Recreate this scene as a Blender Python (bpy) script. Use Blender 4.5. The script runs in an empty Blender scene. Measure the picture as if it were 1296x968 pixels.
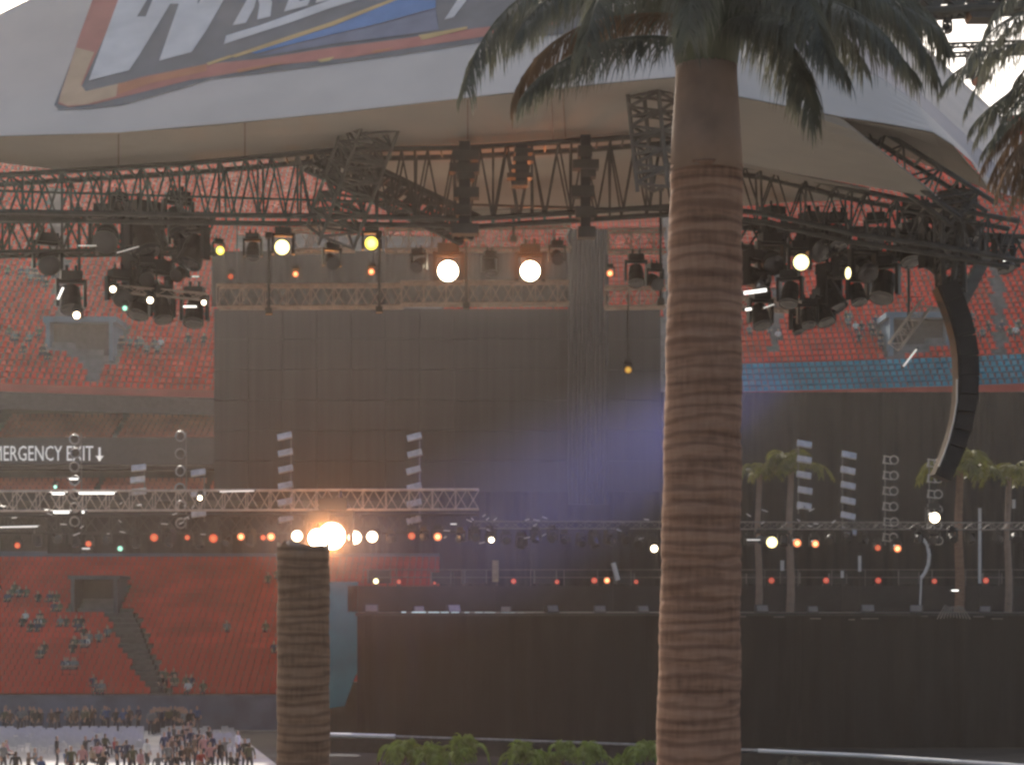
import bpy, bmesh, math, random
from mathutils import Vector, Matrix, Euler
from mathutils.bvhtree import BVHTree
R = math.radians
rnd = random.Random(28)
sc = bpy.context.scene
col = sc.collection

# ------------------------------------------------------------------ camera, sky, sun, exposure
F, H, HZ = 2400.0, 9.0, 760.0          # focal length in photo pixels, eye height, horizon row
cam = bpy.data.objects.new('camera', bpy.data.cameras.new('camera')); col.objects.link(cam)
cam.location = (0, 0, H); cam.rotation_euler = (R(90), 0, 0)
cam.data.lens = F/1296*36; cam.data.sensor_width = 36
cam.data.shift_y = (HZ-484)/1296
cam.data.clip_end = 3000; cam.data.clip_start = 0.1
sc.camera = cam
SUN_AZ, SUN_EL = R(-15), R(32)         # azimuth measured from +Y towards +X
w = bpy.data.worlds.new('World'); sc.world = w; w.use_nodes = True
nt = w.node_tree; bg = nt.nodes['Background']
sky = nt.nodes.new('ShaderNodeTexSky'); sky.sky_type = 'NISHITA'; sky.sun_disc = False
sky.sun_elevation = SUN_EL; sky.sun_rotation = SUN_AZ; sky.dust_density = 6.0; sky.air_density = 1.0; sky.ozone_density = 1.0
nt.links.new(sky.outputs[0], bg.inputs[0]); bg.inputs[1].default_value = 0.15
sd = Vector((math.sin(SUN_AZ)*math.cos(SUN_EL), math.cos(SUN_AZ)*math.cos(SUN_EL), math.sin(SUN_EL)))
sl = bpy.data.lights.new('sun', 'SUN'); sl.energy = 3.2; sl.angle = R(0.5); sl.color = (1, .93, .84)
so = bpy.data.objects.new('sun', sl); col.objects.link(so); so.location = sd*300
so.rotation_euler = sd.to_track_quat('Z', 'Y').to_euler()
sc.view_settings.view_transform = 'Standard'; sc.view_settings.look = 'None'
sc.view_settings.exposure = 0.6; sc.view_settings.gamma = 1; sc.view_settings.use_curve_mapping = False
sc.render.engine = 'CYCLES'
sc.cycles.max_bounces = 6; sc.cycles.transparent_max_bounces = 6; sc.cycles.volume_bounces = 1
sc.cycles.sample_clamp_indirect = 4.0; sc.cycles.filter_width = 2.7

def P(px, py, Y):
    return Vector(((px-648)/F*Y, Y, H+(HZ-py)/F*Y))
def S(px, Y): return px/F*Y

# ------------------------------------------------------------------ materials
MATS = {}
def mat(name, c, rough=.7, metal=0, amt=.25, scale=3.0, emit=0, spec=.3, stretch=None, bump=0, trans=0):
    if name in MATS: return MATS[name]
    m = bpy.data.materials.new(name); m.use_nodes = True; t = m.node_tree; b = t.nodes['Principled BSDF']
    b.inputs['Roughness'].default_value = rough; b.inputs['Metallic'].default_value = metal
    b.inputs['Specular IOR Level'].default_value = spec
    if emit:
        b.inputs['Base Color'].default_value = (*c, 1)
        b.inputs['Emission Color'].default_value = (*c, 1); b.inputs['Emission Strength'].default_value = emit
        MATS[name] = m; return m
    tc = t.nodes.new('ShaderNodeTexCoord'); n = t.nodes.new('ShaderNodeTexNoise'); n.inputs['Scale'].default_value = scale
    n.inputs['Detail'].default_value = 5
    mp = t.nodes.new('ShaderNodeMapping'); mp.inputs['Scale'].default_value = stretch or (1, 1, 1)
    t.links.new(tc.outputs['Object'], mp.inputs[0]); t.links.new(mp.outputs[0], n.inputs[0])
    r = t.nodes.new('ShaderNodeValToRGB')
    r.color_ramp.elements[0].position = .3; r.color_ramp.elements[1].position = .7
    r.color_ramp.elements[0].color = (*[x*(1-amt) for x in c], 1); r.color_ramp.elements[1].color = (*[min(1, x*(1+amt)) for x in c], 1)
    t.links.new(n.outputs[0], r.inputs[0]); t.links.new(r.outputs[0], b.inputs['Base Color'])
    if bump:
        bp = t.nodes.new('ShaderNodeBump'); bp.inputs['Strength'].default_value = bump
        t.links.new(n.outputs[0], bp.inputs['Height']); t.links.new(bp.outputs[0], b.inputs['Normal'])
    if trans:
        tr = t.nodes.new('ShaderNodeBsdfTranslucent'); t.links.new(r.outputs[0], tr.inputs[0])
        mx = t.nodes.new('ShaderNodeMixShader'); mx.inputs[0].default_value = trans
        t.links.new(b.outputs[0], mx.inputs[1]); t.links.new(tr.outputs[0], mx.inputs[2])
        t.links.new(mx.outputs[0], t.nodes['Material Output'].inputs[0])
    MATS[name] = m; return m

black = mat('black_metal', (.022, .021, .02), .5)
blackcloth = mat('black_cloth', (.008, .0085, .0095), .95, amt=.35, scale=.8, stretch=(2, 2, .2))
alu = mat('aluminium', (.42, .385, .35), .6)
dkalu = mat('dull_aluminium', (.20, .18, .165), .5, .3)
white = mat('white_paint', (.78, .77, .74), .6, amt=.06)
concrete = mat('concrete', (.16, .15, .145), .9, amt=.3, scale=1.5)
darkconc = mat('shaded_concrete', (.05, .048, .047), .9, amt=.3)  # darker copy of the concrete: shade of recesses put into the colour
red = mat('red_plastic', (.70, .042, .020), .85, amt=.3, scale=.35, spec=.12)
aqua = mat('aqua_plastic', (.012, .24, .32), .9, amt=.3, scale=.5, spec=.08)
navy = mat('blue_grey_paint', (.11, .125, .17), .8, amt=.25, scale=.6)
teal = mat('teal_vinyl', (.02, .26, .33), .6, amt=.2, scale=.5)
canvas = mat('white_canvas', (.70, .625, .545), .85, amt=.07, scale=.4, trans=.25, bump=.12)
canvas_edge = mat('shaded_canvas', (.40, .35, .33), .85, amt=.06, scale=.4)  # same white fabric; its shading where it slopes away is in the colour
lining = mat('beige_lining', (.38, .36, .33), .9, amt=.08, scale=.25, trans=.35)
lining2 = mat('shaded_lining', (.31, .29, .265), .9, amt=.1, scale=.25, trans=.3)  # same ceiling cloth; weaker light at the rear is put into this tone
def glow(n, c, s): return mat(n, c, emit=s)
LENS = dict(white=glow('lamp_white', (1, .95, .85), 14), hot=glow('lamp_hot', (1, .86, .62), 14), yellow=glow('lamp_yellow', (1, .86, .18), 2.2),
            paleyellow=glow('lamp_pale', (1, .93, .62), 3.5), orange=glow('lamp_orange', (1, .50, .22), 1.5), dim=glow('lamp_dim', (1, .26, .12), .5),
            red=glow('lamp_red', (1, .22, .14), .5), reddish=mat('reddish_glass', (.32, .10, .06), .2, spec=.6), green=glow('lamp_green', (.55, 1, .8), 1.0), amber=glow('lamp_amber', (.8, .5, .1), .5),
            off=mat('dark_glass', (.03, .03, .035), .08, spec=.8), tube=glow('tube_white', (1, .97, .92), 1.3), faint=mat('silver_tube', (.62, .6, .58), .3, .3), dimtube=glow('tube_dim', (1, .95, .9), .38))

RIM = dict(orange=glow('rim_orange', (1, .28, .10), .7), dim=glow('rim_dim', (1, .14, .06), .22), red=glow('rim_red', (1, .12, .07), .16), yellow=glow('rim_yellow', (1, .80, .12), 1.2), paleyellow=glow('rim_pale', (1, .85, .4), 1.8), amber=glow('rim_amber', (.7, .35, .06), .2), green=glow('rim_green', (.4, .9, .7), .4), white=glow('rim_white', (1, .8, .55), 5))
def dress(ln, key):
    for i, m in enumerate((LENS[key], RIM.get(key, LENS[key]))): ln.material_slots[i].link = 'OBJECT'; ln.material_slots[i].material = m

# ------------------------------------------------------------------ mesh builder
class MB:
    def __init__(s): s.v = []; s.f = []; s.mi = []
    def add(s, vs, fs, mi=0):
        o = len(s.v); s.v += [Vector(x) for x in vs]; s.f += [tuple(i+o for i in f) for f in fs]; s.mi += [mi]*len(fs); return s
    def box(s, c, d, rot=None, mi=0):
        c = Vector(c); h = Vector(d)/2; vs = []
        for x in (-1, 1):
            for y in (-1, 1):
                for z in (-1, 1):
                    p = Vector((x*h.x, y*h.y, z*h.z)); vs.append(c+(rot @ p if rot else p))
        return s.add(vs, [(0, 1, 3, 2), (4, 6, 7, 5), (0, 4, 5, 1), (2, 3, 7, 6), (0, 2, 6, 4), (1, 5, 7, 3)], mi)
    def tube(s, pts, rad, n=6, mi=0, cap=True):
        pts = [Vector(p) for p in pts]
        if not hasattr(rad, '__len__'): rad = [rad]*len(pts)
        up = None; vs = []
        for i, p in enumerate(pts):
            d = (pts[min(i+1, len(pts)-1)]-pts[max(i-1, 0)]).normalized()
            if up is None: up = d.orthogonal().normalized()
            a = (up-d*up.dot(d)).normalized(); b = d.cross(a); up = a
            for k in range(n):
                t = 2*math.pi*k/n; vs.append(p+(a*math.cos(t)+b*math.sin(t))*rad[i])
        fs = [(i*n+k, i*n+(k+1) % n, (i+1)*n+(k+1) % n, (i+1)*n+k) for i in range(len(pts)-1) for k in range(n)]
        if cap: fs += [tuple(reversed(range(n))), tuple(range((len(pts)-1)*n, len(pts)*n))]
        return s.add(vs, fs, mi)
    def grid(s, rows, mi=0):
        n = len(rows[0]); vs = [p for r in rows for p in r]
        return s.add(vs, [(i*n+j, i*n+j+1, (i+1)*n+j+1, (i+1)*n+j) for i in range(len(rows)-1) for j in range(n-1)], mi)
    def slab(s, rows, off, mi=0):
        """two sheets OFF apart, closed round the rim"""
        off = Vector(off); n = len(rows[0]); m = len(rows)
        top = [Vector(p) for r in rows for p in r]; vs = top+[p+off for p in top]; N = n*m
        fs = []
        for i in range(m-1):
            for j in range(n-1):
                a, b, c, d = i*n+j, i*n+j+1, (i+1)*n+j+1, (i+1)*n+j
                fs += [(a, b, c, d), (d+N, c+N, b+N, a+N)]
        rim = [j for j in range(n)]+[i*n+n-1 for i in range(1, m)]+[(m-1)*n+j for j in range(n-2, -1, -1)]+[i*n for i in range(m-2, 0, -1)]
        for k in range(len(rim)):
            a, b = rim[k], rim[(k+1) % len(rim)]; fs.append((b, a, a+N, b+N))
        return s.add(vs, fs, mi)
    def prism(s, poly, off, mi=0):
        n = len(poly); off = Vector(off); vs = [Vector(p) for p in poly]; vs += [p+off for p in vs]
        return s.add(vs, [tuple(range(n)), tuple(reversed(range(n, 2*n)))]+[(i, i+n, (i+1) % n+n, (i+1) % n) for i in range(n)], mi)
    def torus(s, c, nrm, r, r2, n=14, m=5, mi=0):
        c = Vector(c); d = Vector(nrm).normalized(); a = d.orthogonal().normalized(); b = d.cross(a); vs = []
        for i in range(n):
            t = 2*math.pi*i/n; e = a*math.cos(t)+b*math.sin(t)
            for k in range(m):
                u = 2*math.pi*k/m; vs.append(c+e*(r+r2*math.cos(u))+d*r2*math.sin(u))
        return s.add(vs, [(i*m+k, i*m+(k+1) % m, ((i+1) % n)*m+(k+1) % m, ((i+1) % n)*m+k) for i in range(n) for k in range(m)], mi)
    def disc(s, c, nrm, r, n=16, mi=0, dome=.25, rim=False):
        c = Vector(c); d = Vector(nrm).normalized(); a = d.orthogonal().normalized(); b = d.cross(a)
        vs = [c+d*r*dome]+[c+(a*math.cos(2*math.pi*i/n)+b*math.sin(2*math.pi*i/n))*r*.6+d*r*dome*.65 for i in range(n)]+[c+(a*math.cos(2*math.pi*i/n)+b*math.sin(2*math.pi*i/n))*r for i in range(n)]
        return s.add(vs, [(0, 1+i, 1+(i+1) % n) for i in range(n)]+[(1+i, 1+n+i, 1+n+(i+1) % n, 1+(i+1) % n) for i in range(n)], mi) if not rim else s.add(vs, [(0, 1+i, 1+(i+1) % n) for i in range(n)], 0).add(vs, [(1+i, 1+n+i, 1+n+(i+1) % n, 1+(i+1) % n) for i in range(n)], 1)

OFF = {}
def prop(o, label=None, cat=None, group=None, kind=None):
    if label: o['label'] = label
    if cat: o['category'] = cat
    if group: o['group'] = group
    if kind: o['kind'] = kind
    return o
def mesh_obj(name, mb, m, parent=None, loc=(0, 0, 0), smooth=False):
    loc = Vector(loc); o_ = OFF.get(parent.name, Vector()) if parent else loc
    me = bpy.data.meshes.new(name)
    me.from_pydata([tuple(v-o_) for v in mb.v], [], mb.f)
    for x in (m if isinstance(m, (list, tuple)) else [m]): me.materials.append(x)
    if any(mb.mi): me.polygons.foreach_set('material_index', mb.mi)
    if smooth: me.polygons.foreach_set('use_smooth', [True]*len(me.polygons))
    me.update()
    o = bpy.data.objects.new(name, me); col.objects.link(o)
    if parent: o.parent = parent
    else: o.location = loc
    OFF[o.name] = o_
    return o
def thing(name, label, cat, loc=(0, 0, 0), group=None):
    o = bpy.data.objects.new(name, None); col.objects.link(o); o.empty_display_size = .2
    o.location = loc; OFF[o.name] = Vector(loc); return prop(o, label, cat, group)
def struct(name, mb, m): return prop(mesh_obj(name, mb, m), kind='structure')
def kids(o): return [c for c in bpy.data.objects if c.parent == o]
KID = {}
def copy_tree(o, parent=None):
    if o.name not in KID: KID[o.name] = kids(o)
    c = o.copy(); col.objects.link(c)
    if parent: c.parent = parent
    for ch in KID[o.name]: copy_tree(ch, c)
    return c
ORD = ['leftmost', 'second', 'third', 'fourth', 'fifth', 'sixth', 'seventh', 'eighth', 'ninth', 'tenth', 'eleventh', 'twelfth', 'thirteenth', 'fourteenth', 'fifteenth', 'sixteenth', 'seventeenth', 'eighteenth', 'nineteenth', 'twentieth', 'twenty-first', 'twenty-second', 'twenty-third', 'twenty-fourth', 'twenty-fifth', 'twenty-sixth', 'twenty-seventh', 'twenty-eighth', 'twenty-ninth', 'thirtieth']
class Kinds:
    """the first place takes the template itself, the next ones copies of it"""
    def __init__(s, root): s.root = root; s.used = False
    def put(s, loc, rot=(0, 0, 0), sc_=1, label=None, group=None):
        o = copy_tree(s.root) if s.used else s.root
        if not s.used:
            KID[s.root.name] = kids(s.root)
            for k in KID[s.root.name]: KID[k.name] = kids(k)
        s.used = True
        o.location = loc; o.rotation_euler = rot; o.scale = (sc_, sc_, sc_)
        if label: o['label'] = label
        if group: o['group'] = group
        return o

# ------------------------------------------------------------------ ground
g = MB(); g.grid([[Vector((x, y, 0)) for x in (-170, 0, 170)] for y in (-18, 100, 290)])
struct('ground', g, mat('field_cover', (.26, .235, .20), .95, amt=.3, scale=.3))
g = MB(); g.grid([[Vector((x, y, .03)) for x in (-75, -45, xr)] for y, xr in ((88, -9.5), (104, -12.9), (118, -16.2), (130.6, -19.3))])
struct('field_floor', g, mat('white_flooring', (.42, .395, .355), .8, amt=.12, scale=.5))

g = MB(); g.grid([[Vector((x, y, .012)) for x in (-24, 0, 70)] for y in (84, 100, 131)])
struct('stage_apron', g, mat('dark_matting', (.022, .021, .019), .9, amt=.4, scale=.5))
# ------------------------------------------------------------------ seats and stands
def seat_mb(c, ang=0, w_=.46, mb=None, mi=0):
    mb = mb or MB(); m = Matrix.Rotation(ang, 3, 'Z'); c = Vector(c)
    pr = [(-.24, .40), (-.24, .45), (.16, .41), (.24, .84), (.29, .83), (.20, .36)]
    vs = [c+m @ Vector((sx*w_/2, y, z)) for sx in (-1, 1) for (y, z) in pr]; n = len(pr)
    return mb.add(vs, [(i, (i+1) % n, (i+1) % n+n, i+n) for i in range(n)]+[tuple(reversed(range(n))), tuple(range(n, 2*n))], mi)

def terrace(front, z0, n, tread, rise, x0, x1, step=4, base=None):
    """stepped slab; FRONT(x) is the depth of its first riser"""
    xs = [x0+i*step for i in range(int((x1-x0)/step)+1)]
    prof = [(0, (base if base is not None else z0-1))]
    for k in range(n): prof += [(k*tread, z0+k*rise), ((k+1)*tread, z0+k*rise)]
    prof += [(n*tread, z0+n*rise-1.2 if base is None else base)]
    mb = MB(); mb.grid([[Vector((x, front(x)+d, z)) for x in xs] for d, z in prof]); return mb

# lower stand
YL, LZ, LT, LR, LN = 133.0, 2.1, .82, .372, 27
lower = thing('lower_grandstand', 'lower bank of bright red stadium seats rising behind the white field floor', 'grandstand', (-28, YL, 0))
mesh_obj('terrace', terrace(lambda x: YL, LZ, LN, LT, LR, -60, 0, base=0), concrete, lower)
b = MB(); b.box((-30, YL-.35, 1.13), (60, .3, 2.26)); b.box((-30, YL-.36, 2.32), (60, .4, .1))
mesh_obj('field_wall', b, navy, lower)
b = MB(); zt = LZ+LN*LR; b.box((-30, YL+LN*LT+.15, zt+.25), (60, .25, 1.15)); b.box((-30, YL+LN*LT+.15, zt+.87), (60, .36, .08))
mesh_obj('parapet', b, navy, lower)
def low_pt(px, py):
    """point of the lower stand seen at a pixel"""
    for k in range(LN):
        y = YL+k*LT+.4; z = LZ+k*LR
        if HZ-(z+.3-H)/y*F <= py: return Vector(((px-648)/F*y, y, z)), k
    return Vector(((px-648)/F*y, y, z)), LN-1
# vomitory and aisle of the lower stand
VL = (92, 150, 724, 775)
vp, vk = low_pt(121, 772); y0 = vp.y-.6; z0 = vp.z
hw = S(27, y0)
b = MB(); b.box((vp.x-hw, y0+2, z0+1.2), (.3, 4, 2.8)); b.box((vp.x+hw, y0+2, z0+1.2), (.3, 4, 2.8)); b.box((vp.x, y0+2, z0+2.75), (2*hw+.7, 4.2, .3))
vo = mesh_obj('vomitory', b, mat('dark_slate_paint', (.07, .075, .085), .85, amt=.25), lower)
b = MB(); b.box((vp.x, y0+3.0, z0+1.2), (2*hw-.31, .2, 2.79)); mesh_obj('doorway', b, black, vo)
AISLE_L = [(128, 772, 168, 766), (140, 790, 178, 786), (158, 830, 192, 824), (188, 878, 214, 872)]
def aisle_range(py, tab):
    for (a, b_) in zip(tab, tab[1:]):
        if a[1] <= py <= b_[1]:
            t = (py-a[1])/(b_[1]-a[1]); return a[0]+(b_[0]-a[0])*t, a[2]+(b_[2]-a[2])*t
    return None
ais = MB()
SEATS_LOW = []
for k in range(LN):
    y = YL+k*LT+.42; z = LZ+k*LR
    py = HZ-(z+.4-H)/y*F
    ar = aisle_range(py, AISLE_L)
    if ar:
        xa, xb = [(p-648)/F*y for p in ar]
        ais.box(((xa+xb)/2, y-.02, z+.19), (xb-xa, LT-.06, .34))
    n = int(60/.52)
    for i in range(n):
        x = -45.5+i*.52; px = 648+x/y*F
        if px < -14 or px > 556 or (px > 450 and py > 748): continue
        if ar and ar[0]-2 < px < ar[1]+2: continue
        if abs(x-vp.x) < hw+.4 and y0-.5 < y < y0+4.4: continue
        SEATS_LOW.append((x, y, z, px, py))
mesh_obj('aisle', ais, mat('aisle_concrete', (.075, .07, .066), .9, amt=.3), lower)
# the 300 that show largest: the front rows
SEATS_LOW.sort(key=lambda s_: (s_[1], s_[0]))
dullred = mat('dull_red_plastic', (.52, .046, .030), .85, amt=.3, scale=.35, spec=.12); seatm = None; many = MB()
nseat = 0
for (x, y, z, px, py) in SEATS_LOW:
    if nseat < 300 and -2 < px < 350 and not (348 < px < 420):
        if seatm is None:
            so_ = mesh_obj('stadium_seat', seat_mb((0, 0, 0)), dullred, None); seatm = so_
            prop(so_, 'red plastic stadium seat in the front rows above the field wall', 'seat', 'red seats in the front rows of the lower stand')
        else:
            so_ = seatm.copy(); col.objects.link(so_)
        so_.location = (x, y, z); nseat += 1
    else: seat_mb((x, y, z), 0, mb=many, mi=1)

# upper stand
YU0, KU, UZ, UT, UR, UN = 164.0, .0045, 26.0, .82, .60, 57
fu = lambda x: YU0-KU*x*x
upper = thing('upper_grandstand', 'steep upper deck of red stadium seats curving behind the stage', 'grandstand', (0, YU0, 0))
mesh_obj('terrace', terrace(fu, UZ, UN, UT, UR, -64, 64), concrete, upper)
xs = [-64+4*i for i in range(33)]
b = MB(); b.slab([[Vector((x, fu(x)-.3, z)) for x in xs] for z in (26.2, 26.85)], (0, .25, 0)); mesh_obj('parapet', b, mat('dark_red_paint', (.36, .045, .03), .7, amt=.3, scale=.4), upper)
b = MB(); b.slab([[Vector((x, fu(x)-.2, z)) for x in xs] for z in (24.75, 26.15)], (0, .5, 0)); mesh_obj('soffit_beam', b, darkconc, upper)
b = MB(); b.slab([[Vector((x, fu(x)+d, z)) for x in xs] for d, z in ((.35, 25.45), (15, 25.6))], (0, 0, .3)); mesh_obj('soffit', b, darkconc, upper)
def up_pt(px, py):
    best = None
    for k in range(UN):
        x = 0
        for _ in range(4):
            y = fu(x)+k*UT+.4; x = (px-648)/F*y
        z = UZ+k*UR
        if HZ-(z+.3-H)/y*F <= py: return Vector((x, y, z)), k
    return Vector((x, y, z)), UN-1
VOMS = [(102, 452, 40, 'left'), (1163, 446, 36, 'right')]
vox = []
for (px, py, hwp, nm) in VOMS:
    p, k = up_pt(px, py); y0_ = p.y-.5; hw_ = S(hwp, y0_)
    b = MB(); b.box((p.x-hw_, y0_+2.2, p.z+1.2), (.35, 4.4, 3.4)); b.box((p.x+hw_, y0_+2.2, p.z+1.2), (.35, 4.4, 3.4)); b.box((p.x, y0_+2.4, p.z+3.05), (2*hw_+.9, 4.6, .5))
    vo = mesh_obj('vomitory', b, mat('aqua_grey_paint', (.10, .17, .21), .8, amt=.25, scale=.6), upper)
    b = MB(); b.box((p.x, y0_+1.6, p.z+1.2), (2*hw_-.36, .2, 3.18)); mesh_obj('doorway', b, darkconc, vo)
    vox.append((p.x, hw_, y0_))
UAIS = [[(96, 452, 118, 452), (112, 482, 132, 482)], [(1120, 418, 1136, 418), (1128, 452, 1146, 452)], [(60, 240, 78, 240), (70, 400, 90, 400)], [(1255, 330, 1268, 330), (1262, 450, 1275, 450)], [(985, 300, 996, 300), (975, 450, 986, 450)]]
ais = MB(); upq = MB()
for k in range(UN):
    z = UZ+k*UR
    for i in range(int(124/.54)):
        x = -58+i*.54; y = fu(x)+k*UT+.45; px = 648+x/y*F; py = HZ-(z+.4-H)/y*F
        if not (-160 < px < 1500) or (840 < px < 932): continue
        if 300 < px < 560 and py > 300: continue
        if 280 < px < 840 and py > 400: continue
        if py < 150: continue
        ar = next((r_ for r_ in (aisle_range(py, t_) for t_ in UAIS) if r_ and r_[0]-1 < px < r_[1]+1), None)
        if ar: continue
        if any(abs(x-vx) < hv+.4 and vy-.6 < y < vy+4.9 for vx, hv, vy in vox): continue
        ang = math.atan2(2*KU*x, 1)
        seat_mb((x, y, z), ang, .47, many if not (k < 6 and x > 12) else upq)
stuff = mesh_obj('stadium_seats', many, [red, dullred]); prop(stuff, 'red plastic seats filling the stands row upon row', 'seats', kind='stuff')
# aqua rows at the foot of the upper deck
stuff = mesh_obj('aqua_seats', upq, aqua); prop(stuff, 'rows of aqua seats along the foot of the upper deck', 'seats', kind='stuff')

# club level between the two
club = thing('club_level', 'shaded club level with brown looking seats and a dark message board', 'grandstand', (-20, 160, 0))
YC = 158.5
mesh_obj('terrace', terrace(lambda x: YC+1.5, 22.2, 7, .85, .38, -64, 0, base=20.3), concrete, club)
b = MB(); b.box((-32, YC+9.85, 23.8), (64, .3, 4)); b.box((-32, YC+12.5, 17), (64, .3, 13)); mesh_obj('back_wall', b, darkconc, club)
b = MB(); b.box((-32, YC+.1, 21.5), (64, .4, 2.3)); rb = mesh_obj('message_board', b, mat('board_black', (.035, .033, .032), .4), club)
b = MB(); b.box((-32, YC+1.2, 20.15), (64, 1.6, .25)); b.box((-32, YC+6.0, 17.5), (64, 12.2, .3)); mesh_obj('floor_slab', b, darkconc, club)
for px in (-6, 100, 205, 310):
    b = MB(); b.box(((px-648)/F*(YC+3), YC+3, 15.3), (.8, .8, 4.3)); mesh_obj('pillar', b, darkconc, club)
cs = MB()
for k in range(7):
    y = YC+1.5+k*.85+.42; z = 22.2+k*.38
    for i in range(70):
        x = -44+i*.54
        if 648+x/y*F < 275 and (i % 19): seat_mb((x, y, z), 0, mb=cs)
for k in range(3):
    y = YC+.6+k*.9; z = 17.9+k*.35
    for i in range(70):
        x = -44+i*.54
        if 648+x/y*F < 275 and (i % 17): seat_mb((x, y, z), 0, mb=cs)
prop(mesh_obj('club_seats', cs, mat('shaded_red_plastic', (.46, .12, .07), .8, amt=.3, scale=.4)), 'dull red seats in the shade of the club level', 'seats', kind='stuff')  # red seats whose shade under the deck is put into the colour
def text_mb(body, loc, height, depth=.06, width=None):
    cu = bpy.data.curves.new('t', 'FONT'); cu.body = body; cu.size = 1; cu.extrude = .03; cu.resolution_u = 2
    o = bpy.data.objects.new('t', cu); col.objects.link(o); dg = bpy.context.evaluated_depsgraph_get(); dg.update()
    me = bpy.data.meshes.new_from_object(o.evaluated_get(dg)); bpy.data.objects.remove(o)
    vs = [v.co.copy() for v in me.vertices]; mnx = min(v.x for v in vs); mxx = max(v.x for v in vs); mny = min(v.y for v in vs); mxy = max(v.y for v in vs)
    sy = height/(mxy-mny); sx = width/(mxx-mnx) if width else sy
    mb = MB(); L = Vector(loc); mb.add([L+Vector(((v.x-mnx)*sx, -v.z, (v.y-mny)*sy)) for v in vs], [tuple(p.vertices) for p in me.polygons])
    return mb
yb = YC-.1
mb = text_mb('EMERGENCY EXIT', P(-17, 583, yb-.06), S(19, yb), width=S(135, yb))
ax = P(126, 566, yb-.06); a2 = P(126, 583, yb-.06)
mb.box((ax+a2)/2, (.18, .06, (ax-a2).z)); mb.prism([a2+Vector((-.35, -.03, .42)), a2+Vector((0, -.03, -.04)), a2+Vector((.35, -.03, .42))], (0, .06, 0))
mesh_obj('lettering', mb, glow('sign_light', (.9, .88, .85), .2), rb)

# dark drapes and the big black screen behind the stage
def drape(x0, x1, z0, z1, y, fold=.12, per=.9, th=.12):
    n = max(2, int((x1-x0)/per*8)); mb = MB()
    xs_ = [x0+(x1-x0)*i/n for i in range(n+1)]
    f = [fold*math.sin(2*math.pi*x/per+1.3*math.sin(x*.7))*(.6+.4*math.sin(x*1.9)) for x in xs_]
    mb.slab([[Vector((x, y+d*(1 if zi else .7), z)) for x, d in zip(xs_, f)] for zi, z in enumerate((z1, z0))], (0, th, 0)); return mb
Yb = 130.0
scr = thing('video_screen', 'huge dark video wall hanging behind the stage', 'screen', P(552, 620, Yb))
a, b2 = P(271, 391, Yb), P(836, 622, Yb)
mb = MB(); nx, nz = 13, 6; dx = (b2.x-a.x)/nx; dz = (a.z-b2.z)/nz
for i in range(nx):
    for j in range(nz):
        mb.box((a.x+dx*(i+.5), Yb+.12*rnd.random()*.3, b2.z+dz*(j+.5)), (dx-.02, .25, dz-.02))
mesh_obj('led_panel', mb, mat('screen_black', (.016, .0145, .014), .6, amt=.45, scale=.9, stretch=(3, 1, .1)), scr)
mb = MB(); mb.box(((a.x+b2.x)/2, Yb+.55, (a.z+b2.z)/2), (b2.x-a.x-.1, .5, a.z-b2.z-.1)); mesh_obj('frame', mb, black, scr)
for px in (300, 420, 560, 700, 810):
    t_ = P(px, 391, Yb+.6); mb = MB(); mb.tube([t_+Vector((0, 0, -.2)), t_+Vector((0, 0, 6))], .05, 5); mesh_obj('hanging_cable', mb, black, scr)
def drape_thing(name, label, px0, px1, py0, py1, Y, m=blackcloth, **kw):
    a, b_ = P(px0, py0, Y), P(px1, py1, Y)
    return prop(mesh_obj(name, drape(a.x, b_.x, b_.z, a.z, Y, **kw), m, None, ((a.x+b_.x)/2, Y, b_.z)), label, 'curtain')
drape_thing('black_curtain', 'black masking curtain hanging above the dark video wall', 268, 742, 318, 388, 131.2)
drape_thing('black_curtain', 'tall black curtain under the aqua rows behind the right half of the stage', 796, 1420, 496, 770, 137, mat('night_cloth', (.008, .0085, .009), .95, amt=.4, scale=.6, stretch=(2, 2, .3)))
drape_thing('black_curtain', 'low black curtain below the dark video wall at the back of the stage', 556, 842, 618, 770, 134)
drape_thing('black_curtain', 'narrow black strip added as shade of the concourse left of the video wall', 60, 556, 646, 700, 128.5, th=.2)  # added cloth: the concourse's shade is put in as a black strip

# ------------------------------------------------------------------ stage
Ys = 116.0
a, b2 = P(452, 775, Ys), P(1420, 775, Ys); ZD = a.z
stage = thing('stage', 'long black stage with a draped front and dark riser on top', 'stage', ((a.x+b2.x)/2, Ys, 0))
mesh_obj('front_skirt', drape(a.x, b2.x, 0, ZD-.12, Ys, fold=.16, per=1.9), blackcloth, stage)
mb = MB(); mb.box(((a.x+b2.x)/2, Ys+9, ZD-.1), (b2.x-a.x+.2, 18.4, .2)); mesh_obj('deck', mb, mat('deck_black', (.02, .02, .021), .4, amt=.4), stage)
ra = P(440, 741, Ys+8)
mb = MB(); mb.box(((ra.x+b2.x)/2, Ys+12, (ra.z+ZD)/2), (b2.x-ra.x, 8, ra.z-ZD)); rs = mesh_obj('riser', mb, mat('riser_black', (.016, .016, .018), .7, amt=.4, scale=1), stage)
mb = MB()
px = 508
while px < 836:
    l = rnd.choice((6, 10, 14, 18)); p = P(px, 774.5+(px-508)*.008, Ys-.16); mb.box(p+Vector((S(l, Ys)/2, 0, 0)), (S(l, Ys), .06, .075)); px += l+rnd.choice((2, 3, 7))
mesh_obj('led_strip', mb, glow('led_strip_light', (.72, .95, 1), .42), stage)
mb = MB()
for px in range(940, 1290, 23):
    if rnd.random() < .55: mb = MB(); mb.box(P(px, 778+rnd.random()*6, Ys-.16), (S(rnd.choice((8, 14, 22)), Ys), .05, .05)); mesh_obj('edge_trim', mb, dkalu, stage)
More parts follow.
